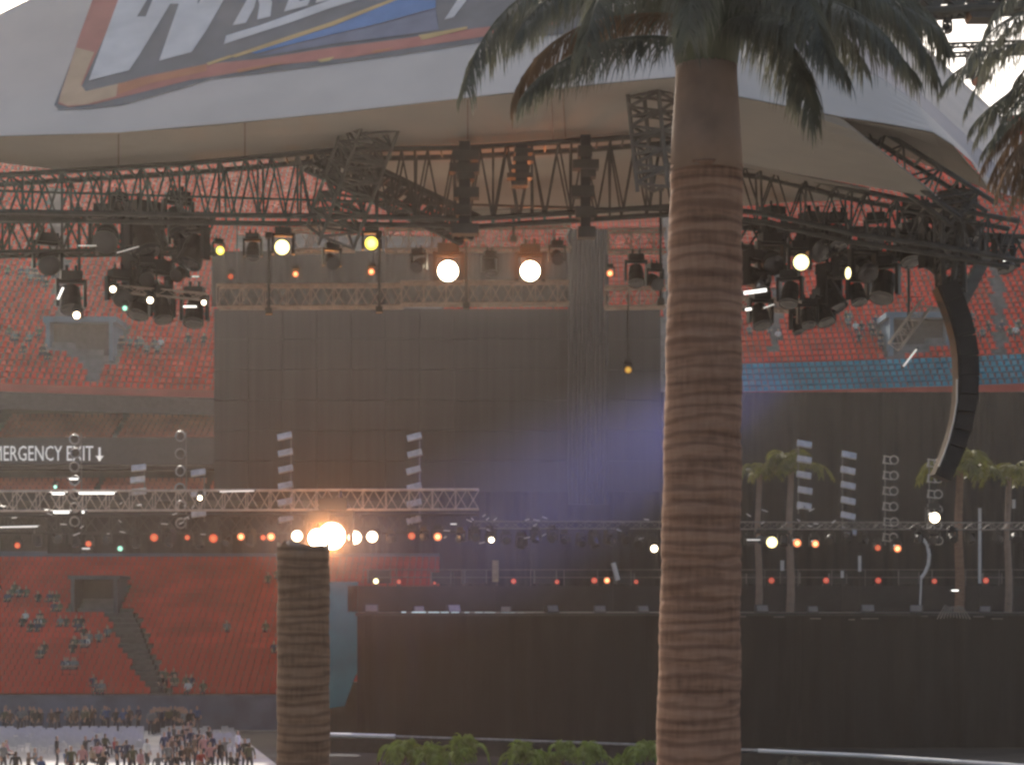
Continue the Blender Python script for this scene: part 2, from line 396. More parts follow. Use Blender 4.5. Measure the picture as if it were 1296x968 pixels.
# teal panel left of the stage front
mb = MB(); Yt = 124
mb.prism([P(x, y, Yt) for x, y in ((405, 736), (453, 736), (453, 846), (447, 862), (436, 893), (405, 897))], (0, .3, 0))
prop(mesh_obj('teal_panel', mb, teal, None, P(430, 897, Yt)), 'tall teal wall panel beside the left end of the black stage', 'panel')
mb = MB(); mb.box(P(430, 893, 125)+Vector((0, .8, -1.2)), (3.5, 1, 5.5)); prop(mesh_obj('equipment_case', mb, black, None, (P(430, 930, 125).x, 125.8, 0)), 'black equipment case standing under the teal wall panel', 'case')

# ------------------------------------------------------------------ trusses
def truss(name, label, p, q, h, w_, n, mc=alu, r1=.035, r2=.018, group=None, zig=True):
    p, q = Vector(p), Vector(q); d = (q-p); L = d.length; d.normalize(); side = Vector((0, 0, 1)).cross(d)
    side = side.normalized() if side.length > .1 else Vector((0, 1, 0)); up = d.cross(side)*1.0
    if up.z < 0 and abs(up.z) > .1: up = -up
    t = thing(name, label, 'truss', (p+q)/2, group)
    cn = [up*(sa*h/2)+side*(sb*w_/2) for sa, sb in ((1, 1), (1, -1), (-1, -1), (-1, 1))]
    for c in cn:
        m_ = MB(); m_.tube([p+c, q+c], r1, 6); mesh_obj('chord', m_, mc, t)
    br = MB()
    for i in range(n):
        s0, s1 = p+d*(L*i/n), p+d*(L*(i+1)/n)
        for k in range(4):
            c0, c1 = cn[k], cn[(k+1) % 4]
            if (i+k) % 2: c0, c1 = c1, c0
            br.tube([s0+c0, s1+c1], r2, 4, cap=False)
            if k in (0, 1, 2, 3) and i % 2 == 0: br.tube([s0+cn[k], s0+cn[(k+1) % 4]], r2, 4, cap=False)
    mesh_obj('bracing', br, mc, t); return t
T1 = 62.0
def bar(px0, py0, px1, py1, Y, hpx, n, label, m=alu, name='lighting_truss', Y2=None, w_=.6, r1=.042, r2=.022):
    return truss(name, label, P(px0, py0, Y), P(px1, py1, Y2 or Y), S(hpx, Y), w_, n, m, r1, r2)
brown_alu = mat('warm_aluminium', (.44, .36, .31), .6)
bar(488, 303, 722, 301, T1, 29, 16, 'aluminium truss with triangle bracing just above the two big orange lamps', brown_alu)
bar(215, 314, 266, 309, T1, 26, 4, 'short aluminium truss left of the leftmost yellow lamp', brown_alu)
bar(366, 305, 448, 303, T1, 27, 6, 'short aluminium truss between two yellow lamps', brown_alu)
bar(770, 306, 842, 305, T1, 27, 5, 'short aluminium truss between the black cable column and big palm trunk', brown_alu)
bar(276, 376, 510, 375, T1+2, 27, 16, 'long aluminium truss along the upper left edge of the dark video wall', brown_alu)
bar(508, 372, 720, 371, T1+1, 27, 15, 'aluminium truss just below the two big orange lamps', brown_alu)
bar(766, 377, 842, 376, T1+1, 25, 5, 'short aluminium truss below the small amber lamp beside the palm trunk', brown_alu)
bar(936, 322, 992, 330, T1, 22, 4, 'short aluminium truss emerging to the right of the big palm trunk', brown_alu)
bar(936, 384, 1024, 388, T1, 13, 7, 'thin low aluminium truss right of the big palm trunk', brown_alu)
Tl = 111.0
bar(-40, 634, 606, 632, Tl, 25, 44, 'long aluminium truss spanning over the row of stage lamps', brown_alu, w_=.9, r1=.05, r2=.028)
bar(600, 664, 1420, 666, Tl, 9, 70, 'thin black truss carrying the lamps over the right half of the stage', dkalu, w_=.5, r1=.03, r2=.018)
bar(-60, 664, 606, 662, Tl+1.5, 22, 40, 'black truss behind the row of orange lamps', black, w_=.9, r1=.07, r2=.04)

for px, pt, l_ in ((-52, 655, 'dark tower holding the left end of the stage lighting truss'), (386, 655, 'dark tower behind the short palm trunk holding the stage lighting truss'), (884, 660, 'dark tower behind the big palm trunk holding the stage lighting truss'), (1412, 660, 'dark tower holding the right end of the stage lighting truss')):
    a_ = P(px, pt, Tl+1.2); truss('truss_tower', l_, Vector((a_.x, a_.y, 0 if px < 452 else ZD)), a_, .7, .7, 18, black, .06, .035)

# dark ring truss under the canopy
dk = mat('dark_truss_paint', (.05, .048, .043), .6)
def lattice(name, label, top, bot, Y, n, r1=.075, r2=.035):
    t = thing(name, label, 'truss', P(top[0][0], top[0][1], Y))
    def at(tab, u):
        x = tab[0][0]+(tab[-1][0]-tab[0][0])*u
        for a_, b_ in zip(tab, tab[1:]):
            if a_[0] <= x <= b_[0]:
                s_ = (x-a_[0])/(b_[0]-a_[0]); return x, a_[1]+(b_[1]-a_[1])*s_
        return tab[-1]
    for tab in (top, bot):
        for dy in (0, 1.1):
            m_ = MB(); m_.tube([P(x, y, Y)+Vector((0, dy, 0)) for x, y in tab], r1, 6); mesh_obj('chord', m_, dk, t)
    br = MB()
    for i in range(n):
        u0, u1 = i/n, (i+1)/n
        for dy in (0, 1.1):
            D = Vector((0, dy, 0)); j = rnd.uniform(-.12, .12)/n
            A, B_ = at(top, min(1, max(0, u0+j))), at(bot, u1)
            A2, B2 = at(bot, u0), at(top, min(1, u1))
            if i % 2 == 0: br.tube([P(*A, Y)+D, P(*B_, Y)+D], r2, 4, cap=False)
            else: br.tube([P(*A2, Y)+D, P(*B2, Y)+D], r2, 4, cap=False)
            if i % 3 == 0: br.tube([P(*at(top, u0), Y)+D, P(*at(bot, u0+j), Y)+D], r2*1.2, 4, cap=False)
        br.tube([P(*at(top, u0), Y), P(*at(top, u0), Y)+Vector((0, 1.1, 0))], r2, 4, cap=False)
    mesh_obj('bracing', br, dk, t); return t
netgrey = mat('grey_truss_paint', (.10, .095, .085), .7)
lattice('ring_truss', 'deep dark lattice truss running under the long side of the canopy', [(-120, 228), (0, 222), (230, 208), (430, 190), (590, 187), (745, 178), (905, 165)], [(-120, 272), (0, 268), (230, 272), (430, 274), (600, 277), (745, 268), (905, 258)], 53.0, 62)
lattice('ring_truss', 'dark lattice truss sloping down under the right end of the canopy', [(905, 206), (975, 214), (1080, 240), (1190, 262), (1290, 280)], [(905, 262), (975, 272), (1080, 296), (1190, 312), (1290, 330)], 53.5, 20)
b_ = lattice('corner_truss', 'dark triangular truss between the beige lining and white fabric at the low corner', [(1050, 146), (1120, 168), (1200, 218), (1262, 258)], [(1060, 152), (1110, 195), (1160, 235), (1215, 275)], 52.2, 9, .07, .04)
truss('diagonal_truss', 'dark diagonal truss descending to the foot of the hoist column', P(395, 196, 54.5), P(596, 292, 56.5), S(30, 54), .8, 16, dk, .10, .06)
truss('diagonal_truss', 'dark leg truss leaning across the beige lining above the yellow lamps', P(482, 128, 51), P(418, 300, 53.5), S(44, 52), 1.1, 16, netgrey, .05, .042)
truss('corner_tower', 'dark mottled truss tower beside the top of the big palm trunk', P(822, 96, 47.2), P(836, 240, 47.6), S(38, 47), .9, 12, netgrey, .055, .04)
def hoist(px, py0, py1, w_px, Y, label, knob=True):
    t = thing('hoist_column', label, 'hoist', P(px, py1, Y)); a_, c_ = P(px, py0, Y), P(px, py1, Y); W = S(w_px, Y)
    m_ = MB(); m_.box((a_+c_)/2, (W*.42, W*.42, a_.z-c_.z)); mesh_obj('chain_bag', m_, black, t)
    m_ = MB()
    for k in range(5): m_.box(c_+Vector((rnd.uniform(-.1, .1), rnd.uniform(-.05, .05), (a_.z-c_.z)*(.04+.2*k))), (W*rnd.uniform(.5, 1), W*.6, (a_.z-c_.z)*.11))
    mesh_obj('motor', m_, dk, t)
    if knob: m_ = MB(); m_.box(a_+Vector((0, -.1, -(a_.z-c_.z)*.3)), (W*1.1, .4, S(11, Y))); mesh_obj('clamp', m_, dk, t)
hoist(588, 180, 296, 34, 52.6, 'dark chain hoist hanging on the ring truss above the left big orange lamp')
hoist(741, 172, 300, 30, 52.6, 'dark chain hoist at the top of the wide black cable column')
hoist(660, 184, 236, 36, 52.4, 'dark hoist motor tucked in the ring truss between two longer hoists', False)
# wide cable column
t = thing('cable_column', 'wide black column of bundled cables in front of the dark video wall', 'cables', P(745, 622, 127))
for k in range(9):
    x = 722+k*5.6; m_ = MB(); m_.tube([P(x+rnd.uniform(-.8, .8), 290+j*43.5, 127+rnd.uniform(-.05, .05)) for j in range(9)], .17, 6); mesh_obj('cable', m_, black, t)
hangrod = [(590, 292, 385), (480, 300, 390), (650, 268, 300), (340, 300, 392), (836, 240, 380), (206, 270, 330), (1150, 262, 420), (100, 268, 345), (160, 266, 330)]
for i, (px, y0_, y1_) in enumerate(hangrod):
    m_ = MB(); a_, c_ = P(px, y0_, 61), P(px, y1_, 61); m_.tube([a_, c_], .05, 5)
    m_.box(c_+Vector((0, 0, -.05)), (.22, .22, .2)); m_.box(a_+Vector((0, 0, .05)), (.2, .2, .18))
    prop(mesh_obj('drop_pipe', m_, dk, None, c_), '%s black drop pipe from the left under the canopy' % ORD[sorted(h[0] for h in hangrod).index(px)], 'pipe')

# ------------------------------------------------------------------ canopy
cano = thing('ring_canopy', 'vast white fabric canopy with a huge painted wordmark over the ring', 'canopy', (0, 56, 0))
low = [(-320, 172, 53.5), (-150, 173, 52.5), (0, 172, 51), (150, 168, 50), (300, 155, 49), (430, 142, 48), (640, 118, 46.5), (780, 104, 45.6), (882, 95, 45)]
apex = P(700, -330, 60); LC = P(-320, 178, 54)
NV = 14
rows = []
for (x, y, Y) in low:
    A = P(x, y, Y); u = (x+320)/(882+320)
    T = LC.lerp(apex, min(1, u*1.05)) if u < .97 else apex
    rows.append([A.lerp(T, v/NV)+Vector((0, 0, -.5*math.sin(math.pi*v/NV)*min(1, u*1.4))) for v in range(NV+1)])
mb = MB(); mb.slab(rows, (0, .05, .05)); fp = mesh_obj('front_panel', mb, canvas, cano, smooth=False)
gb = MB(); gb.grid(rows); bvh = BVHTree.FromPolygons(gb.v, gb.f)
lowR = [(882, 95, 45), (935, 122, 45.8), (1000, 135, 47), (1065, 148, 48.4), (1120, 156, 49.3), (1180, 167, 50.4), (1204, 182, 51.2), (1230, 205, 52.4), (1252, 240, 54), (1300, 254, 55)]
seam = [(882, 20, 47), (940, 48, 48), (1000, 64, 49), (1060, 76, 50), (1110, 97, 51), (1160, 131, 52), (1192, 162, 52.8), (1222, 192, 53.6), (1260, 236, 54.6), (1304, 256, 55.4)]
outer = [(760, -260, 59), (860, -170, 58.4), (940, -95, 58), (1010, -30, 57.5), (1080, 38, 57), (1130, 86, 56.6), (1176, 130, 56.3), (1222, 172, 56), (1266, 216, 55.9), (1312, 262, 55.8)]
def strip(a_, b__, n=6): return [[P(*p).lerp(P(*q), v/n) for v in range(n+1)] for p, q in zip(a_, b__)]
mb = MB(); mb.slab(strip(lowR, seam), (0, .05, .05)); mesh_obj('side_panel', mb, canvas, cano)
mb = MB(); mb.slab(strip(seam, outer), (0, .05, .06)); mesh_obj('side_gore', mb, canvas_edge, cano)
rear = [(-320, 205, 72), (0, 160, 74), (400, -30, 76), (760, -255, 62)]
mb = MB(); mb.slab([[LC, apex], [P(-200, 140, 84), apex+Vector((1, 3, 0))], [Vector((10, 86, 30)), apex+Vector((3, 3, -.2))], [Vector((20, 74, 27)), P(760, -260, 59)], [P(1312, 262, 55.8), P(1010, -30, 57.5)]], (0, .05, .05)); mesh_obj('rear_panel', mb, canvas, cano)
# lining underneath
lo_in = [(-320, 205, 55), (-150, 205, 54.5), (0, 206, 54), (90, 217, 54), (230, 205, 54), (430, 187, 54), (590, 185, 54), (745, 172, 53.6), (806, 165, 52.6), (882, 150, 51)]
lo_f = [(-320, 173, 53.55), (-150, 174, 52.6), (0, 173, 51.1), (70, 171.5, 50.6), (230, 163, 49.6), (430, 143, 48.1), (590, 124.5, 46.95), (745, 109, 45.9), (806, 102.5, 45.5), (882, 96.5, 45.06)]
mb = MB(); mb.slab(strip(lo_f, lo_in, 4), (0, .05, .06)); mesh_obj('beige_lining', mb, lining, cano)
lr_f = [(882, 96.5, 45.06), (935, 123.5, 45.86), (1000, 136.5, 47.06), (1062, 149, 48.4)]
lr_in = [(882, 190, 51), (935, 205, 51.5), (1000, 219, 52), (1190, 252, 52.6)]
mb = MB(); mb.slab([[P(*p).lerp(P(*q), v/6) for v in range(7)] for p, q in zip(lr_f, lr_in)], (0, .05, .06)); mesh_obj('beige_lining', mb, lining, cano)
mb = MB(); mb.slab(strip([(882, 192, 51.2), (960, 209, 52), (1000, 220, 52.3), (1100, 240, 53)], [(882, 262, 66), (960, 260, 66), (1000, 256, 60), (1100, 252, 56)], 3), (0, .05, .06)); mesh_obj('shaded_lining', mb, lining2, cano)
mb = MB(); mb.slab(strip([(330, 197, 54.2), (430, 189, 54.2), (590, 187, 54.2), (745, 174, 53.8), (882, 152, 51.4)], [(400, 222, 58), (470, 248, 62), (590, 266, 68), (745, 266, 68), (882, 262, 66)], 4), (0, .05, .06)); mesh_obj('shaded_lining', mb, lining2, cano)
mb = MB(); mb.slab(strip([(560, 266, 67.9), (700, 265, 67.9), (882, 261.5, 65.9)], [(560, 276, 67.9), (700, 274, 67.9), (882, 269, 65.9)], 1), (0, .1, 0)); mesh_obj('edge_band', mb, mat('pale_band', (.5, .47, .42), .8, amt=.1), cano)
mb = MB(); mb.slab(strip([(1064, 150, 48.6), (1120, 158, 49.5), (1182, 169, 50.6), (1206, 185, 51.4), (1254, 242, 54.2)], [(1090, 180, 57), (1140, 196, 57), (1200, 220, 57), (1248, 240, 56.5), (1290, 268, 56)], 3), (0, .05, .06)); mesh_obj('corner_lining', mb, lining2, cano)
# seams of the lining: thin welts on its underside
mb = MB()
for u_, (f_, i_) in ((0, ((150, 168.5, 50.2), (150, 211, 54))), (1, ((310, 155, 49), (310, 198, 54))), (2, ((592, 125, 46.9), (592, 185, 53.9))), (3, ((698, 114, 46.1), (700, 177, 53.6))), (4, ((712, 112, 46), (716, 175, 53.6)))):
    mb = MB(); mb.tube([P(*f_)+Vector((0, 0, -.04)), P(*i_)+Vector((0, 0, -.04))], .022, 4)
    mesh_obj('seam_welt', mb, mat('seam_brown', (.2, .16, .13), .9), cano)
# support legs of the canopy, at its corners
for (px, Y, zt_) in ((-420, 55, 20), (1420, 57, 19)):
    x = (px-648)/F*Y; m_ = MB()
    for sx in (-1, 1):
        for sy in (-1, 1): m_.tube([(x+sx*.6, Y+sy*.6, 0), (x+sx*.6, Y+sy*.6, zt_)], .09, 6)
    for k in range(16):
        z_ = k*zt_/16
        for (a1, b1) in (((-1, -1), (1, -1)), ((1, -1), (1, 1)), ((1, 1), (-1, 1)), ((-1, 1), (-1, -1))): m_.tube([(x+a1[0]*.6, Y+a1[1]*.6, z_), (x+b1[0]*.6, Y+b1[1]*.6, z_+zt_/16)], .04, 4, cap=False)
    mesh_obj('leg', m_, dk, cano)

# the painted wordmark: shapes laid on the canopy fabric itself
def on_cloth(px, py, lift):
    o_ = Vector((0, 0, H)); d = (P(px, py, 50)-o_).normalized(); hit = bvh.ray_cast(o_, d)
    if hit[0] is None:
        return None
    n_ = hit[1]; n_ = n_ if n_.dot(d) < 0 else -n_
    return hit[0]+n_*lift
def subdiv(poly, step=10):
    out = []
    for a_, b_ in zip(poly, poly[1:]+poly[:1]):
        n_ = max(1, int(math.hypot(b_[0]-a_[0], b_[1]-a_[1])/step))
        out += [(a_[0]+(b_[0]-a_[0])*i/n_, a_[1]+(b_[1]-a_[1])*i/n_) for i in range(n_)]
    return out
def decal(name, polys, m, lift, parent):
    mb_ = MB()
    for poly in polys:
        bm = bmesh.new(); vs = [bm.verts.new((x, y, 0)) for x, y in subdiv(poly)]
        f_ = bm.faces.new(vs); bmesh.ops.triangulate(bm, faces=[f_])
        for _ in range(2):
            es = [e for e in bm.edges if e.calc_length() > 16]
            if es: bmesh.ops.subdivide_edges(bm, edges=es, cuts=1); bmesh.ops.triangulate(bm, faces=bm.faces[:])
        bm.verts.index_update(); pts = [on_cloth(v.co.x, v.co.y, lift) for v in bm.verts]
        fs = [tuple(v.index for v in f2.verts) for f2 in bm.faces if all(pts[v.index] is not None for v in f2.verts)]
        mb_.add([p if p is not None else Vector() for p in pts], fs); bm.free()
    return mesh_obj(name, mb_, m, parent)
def pmat(n_, c): return mat(n_, c, .85, amt=.12, scale=1.2)
dgrey = pmat('print_dark_grey', (.17, .165, .165)); lgrey = pmat('print_white', (.66, .61, .56)); orange = pmat('print_orange', (.52, .20, .10)); tan = pmat('print_tan', (.55, .36, .22)); pred = pmat('print_red', (.48, .17, .13)); blue = pmat('print_blue', (.10, .22, .42)); slate = pmat('print_slate', (.17, .19, .25)); pyel = pmat('print_yellow', (.58, .38, .16))
L1 = .02
decal('shadow_outline', [[(128, -20), (69, 134), (74, 140), (108, 139), (155, 134), (230, 113), (268, 101), (330, 94), (430, 81), (510, 70), (620, 53), (760, 40), (780, -60), (300, -60)]], dgrey, L1, fp)
decal('orange_border', [[(118, 0), (126, -24), (162, -24), (142, 28), (99, 121), (130, 114), (180, 99), (260, 83), (330, 76), (420, 62), (500, 52), (600, 38), (700, 26), (706, 32), (600, 50), (520, 62), (440, 75), (350, 84), (285, 96), (240, 103), (205, 112), (165, 122), (120, 133), (88, 137), (74, 133), (76, 124), (100, 50)]], pred, L1+.012, fp)
decal('tan_corner', [[(97, 62), (120, 68), (99, 120), (150, 108), (148, 124), (110, 134), (86, 136), (75, 131), (78, 120)]], tan, L1+.024, fp)
for pl_ in ([(150, 108), (262, 83), (262, 92), (190, 108), (150, 122)], [(300, 90), (360, 81), (352, 84), (302, 94)], [(470, 67), (500, 62), (490, 66), (474, 69)]): decal('orange_band', [pl_], orange, L1+.024, fp)
decal('yellow_band', [[(262, 82), (292, 72), (296, 74), (264, 85)], [(292, 73), (345, 55), (420, 30), (520, -8), (523, -6), (424, 34), (346, 60), (298, 75)], [(530, 47), (592, 36), (592, 39), (535, 53)], [(402, 78), (424, 74), (418, 79), (406, 81)]], pyel, L1+.028, fp)
decal('blue_swoosh', [[(318, 69), (345, 60), (424, 35), (522, -6), (552, -12), (552, 12), (480, 32), (420, 46), (370, 58), (325, 70)]], blue, L1+.024, fp)
decal('slate_swoosh', [[(325, 73), (372, 59), (420, 47), (482, 33), (552, 13), (556, 40), (500, 48), (420, 58), (340, 72)]], slate, L1+.024, fp)
# letters: W then R E S T L E (only their feet reach into view)
decal('letter', [[(156, -14), (113, 104), (164, 91), (178, 70), (216, 7), (227, 7), (202, 79), (243, 68), (262, 40), (293, -14), (262, -14), (252, 6), (250, 6), (258, -14), (200, -14), (185, 23), (174, 23), (196, -14)]], lgrey, L1+.024, fp)
decal('letter', [[(322, -14), (295, 34), (312, 31), (322, 12), (326, -2), (329, 8), (326, 27), (343, 23), (345, 4), (339, -4), (348, -14)]], lgrey, L1+.024, fp)
decal('letter', [[(372, -14), (360, 17), (390, 9), (394, 0), (379, 4), (383, -6), (389, -14)]], lgrey, L1+.024, fp)
decal('letter', [[(402, -2), (400, 6), (424, 0), (432, -14), (420, -14), (415, -6)]], lgrey, L1+.024, fp)
decal('letter', [[(590, -14), (563, 27), (575, 24), (590, 4), (598, -14)]], lgrey, L1+.024, fp)
decal('underline', [[(287, 47), (284, 58), (296, 54), (370, 30), (420, 12), (466, -2), (474, -12), (440, -6), (380, 16), (330, 34)]], lgrey, L1+.024, fp)

# ------------------------------------------------------------------ moving-head lamps
def head_template(tilt, label):
    t = thing('moving_light', label, 'stage light', (0, 0, 0), 'moving stage lights')
    m_ = MB(); m_.box((0, 0, -.10), (.46, .36, .2)); m_.tube([(-.1, 0, 0), (-.1, 0, .14)], .035, 6); m_.tube([(.1, 0, 0), (.1, 0, .14)], .035, 6); mesh_obj('base', m_, black, t)
    y_ = MB()
    for s_ in (-1, 1): y_.box((s_*.3, 0, -.48), (.07, .2, .62))
    y_.box((0, 0, -.22), (.66, .2, .07)); mesh_obj('yoke', y_, black, t)
    d = Vector((0, -math.cos(tilt), -math.sin(tilt))); c = Vector((0, 0, -.6))
    h_ = MB(); h_.tube([c-d*.30, c-d*.26, c-d*.02, c+d*.06, c+d*.28, c+d*.30], [.12, .2, .23, .22, .25, .25], 14); hd = mesh_obj('head', h_, black, t, smooth=False)
    l_ = MB(); l_.disc(c+d*.302, d, .22, dome=.12, rim=True); ln = mesh_obj('lens', l_, [LENS['off'], LENS['off']], hd); dress(ln, 'off')
    return Kinds(t)
KF = head_template(R(6), 'x'); KD = head_template(R(62), 'x'); KM = head_template(R(30), 'x')
def set_lens(o, key):
    for hd in (o.children if key else ()):
        for ln in hd.children:
            if ln.name.startswith('lens'): dress(ln, key)
def lamp(px, py, Y, diam, key, label, group, K=KF, rz=0):
    """a moving light whose lens centre shows at a pixel with the given lens diameter in pixels"""
    s_ = S(diam*(.86 if key in ('dim', 'orange') else 1), Y)/.44; o = K.put(P(px, py, Y)+Vector((0, .3*s_, .6*s_+.03*s_)), (0, 0, rz), s_, label, group); set_lens(o, key); return o
G0 = 'lit lamps under the canopy'
lamp(275, 317, 61, 11, 'yellow', 'small bright yellow lamp, leftmost of three under the canopy', G0, rz=.5)
lamp(357, 313, 61, 19, 'paleyellow', 'pale yellow lamp between two brighter yellow ones under the canopy', G0)
lamp(470, 308, 61, 17, 'yellow', 'greenish yellow lamp above a small amber one under the canopy', G0)
lamp(567, 343, 61, 26, 'hot', 'left of the two big white hot orange glowing lamps', G0)
lamp(671, 343, 61, 25, 'hot', 'right of the two big white hot orange glowing lamps', G0)
for px, py, dm, k_, l_ in ((292, 350, 8, 'dim', 'small reddish orange lamp below the leftmost yellow lamp'), (374, 347, 9, 'orange', 'small orange lamp below the pale yellow lamp'), (470, 344, 10, 'orange', 'small orange lamp directly below the greenish yellow lamp'), (772, 346, 10, 'orange', 'small amber lamp right of the wide black cable column'), (795, 468, 9, 'amber', 'faint amber lamp low in front of the video wall near the palm trunk')):
    lamp(px, py, 61, dm, k_, l_, G0)
m_ = MB(); a_ = P(795, 458, 61.3); m_.tube([a_, P(795, 372, 61.3)], .03, 5); m_.box(a_, (.12, .12, .12)); prop(mesh_obj('drop_pipe', m_, dk, None, a_), 'thin pipe holding the faint amber lamp near the palm trunk', 'pipe')
lamp(1014, 332, 57, 20, 'paleyellow', 'round warm white lamp in the dark cluster right of the palm trunk', G0)
lamp(1066, 345, 57, 15, 'paleyellow', 'half turned lamp right of the round warm white lamp', G0, rz=.9)
# dark clusters of unlit fixtures
dark = [(60, 330, 34, KM, .4), (135, 300, 40, KM, .1), (182, 300, 44, KD, .7), (245, 318, 40, KD, -.6), (225, 280, 36, KD, .5), (172, 362, 40, KD, 1.2), (196, 372, 42, KM, .8), (955, 352, 34, KM, .8), (1050, 375, 40, KD, .9), (1160, 300, 44, KD, -.3), (1190, 310, 48, KM, .3), (1215, 290, 48, KD, .8), (1030, 310, 40, KM, .5), (150, 372, 30, KM, .6), (178, 385, 34, KD, -.3), (205, 392, 30, KD, .5), (186, 350, 24, KM, .2), (246, 396, 32, KD, 0), (228, 345, 22, KM, -.4), (90, 378, 34, KD, .3), (168, 312, 26, KM, .9), (200, 300, 28, KD, .4), (232, 302, 22, KM, -.3), (150, 268, 24, KD, 1), (320, 318, 22, KD, 0), (420, 330, 22, KM, .3), (530, 335, 20, KM, -.3), (620, 338, 20, KD, .2), (705, 325, 20, KM, .1), (805, 348, 26, KD, 0), (828, 356, 22, KM, .4),
        (962, 400, 30, KD, .3), (975, 330, 34, KM, .2), (1000, 372, 30, KD, -.4), (1042, 396, 30, KD, .5), (1022, 402, 24, KD, .1), (1092, 340, 34, KM, .3), (1118, 362, 38, KD, -.5), (1085, 372, 26, KD, .3), (980, 292, 30, KM, .5), (1060, 300, 30, KD, 0), (1110, 300, 30, KM, -.4), (1150, 318, 34, KD, .2), (1180, 330, 34, KM, .6), (1200, 300, 34, KD, .1), (1008, 412, 20, KD, .7), (1230, 318, 30, KM, -.5), (1270, 330, 28, KD, .4)]
near_ = lambda px: 'left of the yellow lamps' if px < 270 else 'between the yellow lamps' if px < 460 else 'around the big orange lamps' if px < 740 else 'beside the palm trunk' if px < 850 else 'right of the palm trunk' if px < 1050 else 'under the low canopy corner'
cnt = {}
for (px, py, dm, K, rz) in sorted(dark):
    n_ = near_(px); cnt[n_] = cnt.get(n_, 0)+1
    Y = 59.5+rnd.uniform(-1.2, 1.2); s_ = S(dm, Y)/.6
    o = K.put(P(px, py, Y)+Vector((0, 0, .6*s_)), (0, 0, rz), s_, '%s unlit black moving light %s' % (ORD[cnt[n_]-1], n_), 'unlit black moving lights under the canopy'); set_lens(o, 'off')
# small white glints, built as glowing tubes and tiny lamps in the clusters
def tube_lamp(pts, Y, r, label, key='tube', group='white light tubes'):
    r = r*.62 if key != 'faint' else r; A, B_ = P(*pts[0], Y), P(*pts[-1], Y); t = thing('light_tube', label, 'light tube', (A+B_)/2, group)
    m_ = MB(); m_.tube([P(x, y, Y) for x, y in pts], r, 8); tb = mesh_obj('tube', m_, LENS[key], t)
    m_ = MB(); d = (B_-A).normalized()
    m_.tube([A-d*r*2.2, A], r*1.5, 8); mesh_obj('end_cap', m_, black, t)
    m_ = MB(); m_.tube([B_, B_+d*r*2.2], r*1.5, 8); mesh_obj('end_cap', m_, black, t); return t
for pts, r, l_, k_ in (([(216, 289), (260, 287)], .02, 'long thin white tube left of the leftmost yellow lamp', 'dimtube'), ([(99, 311), (122, 311)], .02, 'short thin white tube above the left seating entrance', 'dimtube'), ([(73, 379), (80, 364)], .05, 'slanted bright white tube above the left seating entrance', 'tube'), ([(232, 388), (249, 388)], .045, 'short bright white tube left of the video wall corner', 'tube'), ([(148, 320), (176, 312)], .02, 'slanted dim tube on the dark cluster at far left', 'dimtube'), ([(941, 371), (970, 367)], .085, 'thick bright white tube right of the palm trunk', 'tube'), ([(943, 392), (951, 391)], .06, 'stubby bright white tube low beside the palm trunk', 'tube'), ([(966, 390), (980, 385)], .03, 'slanted thin tube low beside the palm trunk', 'dimtube'), ([(1143, 464), (1160, 442)], .045, 'slanted white tube before the aqua seat rows', 'dimtube'), ([(1269, 330), (1281, 327)], .06, 'short bright tube at the far right under the canopy', 'tube'), ([(243, 350), (252, 350)], .03, 'tiny white tube beside the leftmost yellow lamp', 'dimtube')):
    tube_lamp(pts, 58.5, r, l_, k_)
for px, py, dm, k_, l_ in ((97, 399, 9, 'white', 'tiny bright white lamp above the left seating entrance'), (143, 366, 8, 'white', 'tiny white lamp on the left dark cluster'), (158, 390, 7, 'green', 'tiny greenish lamp on the left dark cluster'), (258, 383, 6, 'white', 'tiny white lamp near the upper left corner of the video wall'), (190, 380, 8, 'white', 'tiny white lamp in the middle of the left dark cluster')):
    lamp(px, py, 58, dm, k_, l_, 'tiny white lamps at left')

# row of lamps over the stage
row = [(22, 690, 9, 'dim'), (112, 688, 9, 'dim'), (152, 694, 7, 'green'), (195, 680, 12, 'dim'), (237, 680, 8, 'dim'), (270, 681, 13, 'dim'), (305, 679, 11, 'orange'), (333, 680, 8, 'dim'), (343, 679, 12, 'orange'), (376, 678, 14, 'white'), (449, 680, 17, 'white'), (471, 679, 14, 'white'), (521, 678, 11, 'dim'), (554, 679, 12, 'orange'), (977, 686, 14, 'paleyellow'), (1009, 687, 12, 'orange'), (1032, 688, 11, 'orange'), (1111, 693, 9, 'dim'), (1136, 694, 11, 'orange')]
cn_ = dict(dim='dull red', green='greenish', orange='orange', white='white hot', paleyellow='pale yellow')
cnt = {}
for px, py, dm, k_ in row:
    sd_ = 'left of the palm trunk' if px < 900 else 'right of the palm trunk'; cnt[(k_, sd_)] = cnt.get((k_, sd_), 0)+1
    lamp(px, py, Tl, dm, k_, '%s %s lamp in the row over the stage %s' % (ORD[cnt[(k_, sd_)]-1], cn_[k_], sd_), 'row of lamps over the stage')
lamp(402, 681, Tl-1, 24, 'hot', 'left half of the blinding double lamp over the stump', 'blinding double lamp')  # lenses oversized: the lamp's bloom is put into their shape
lamp(420, 678, Tl-1, 34, 'hot', 'right and larger half of the blinding double lamp over the stump', 'blinding double lamp')
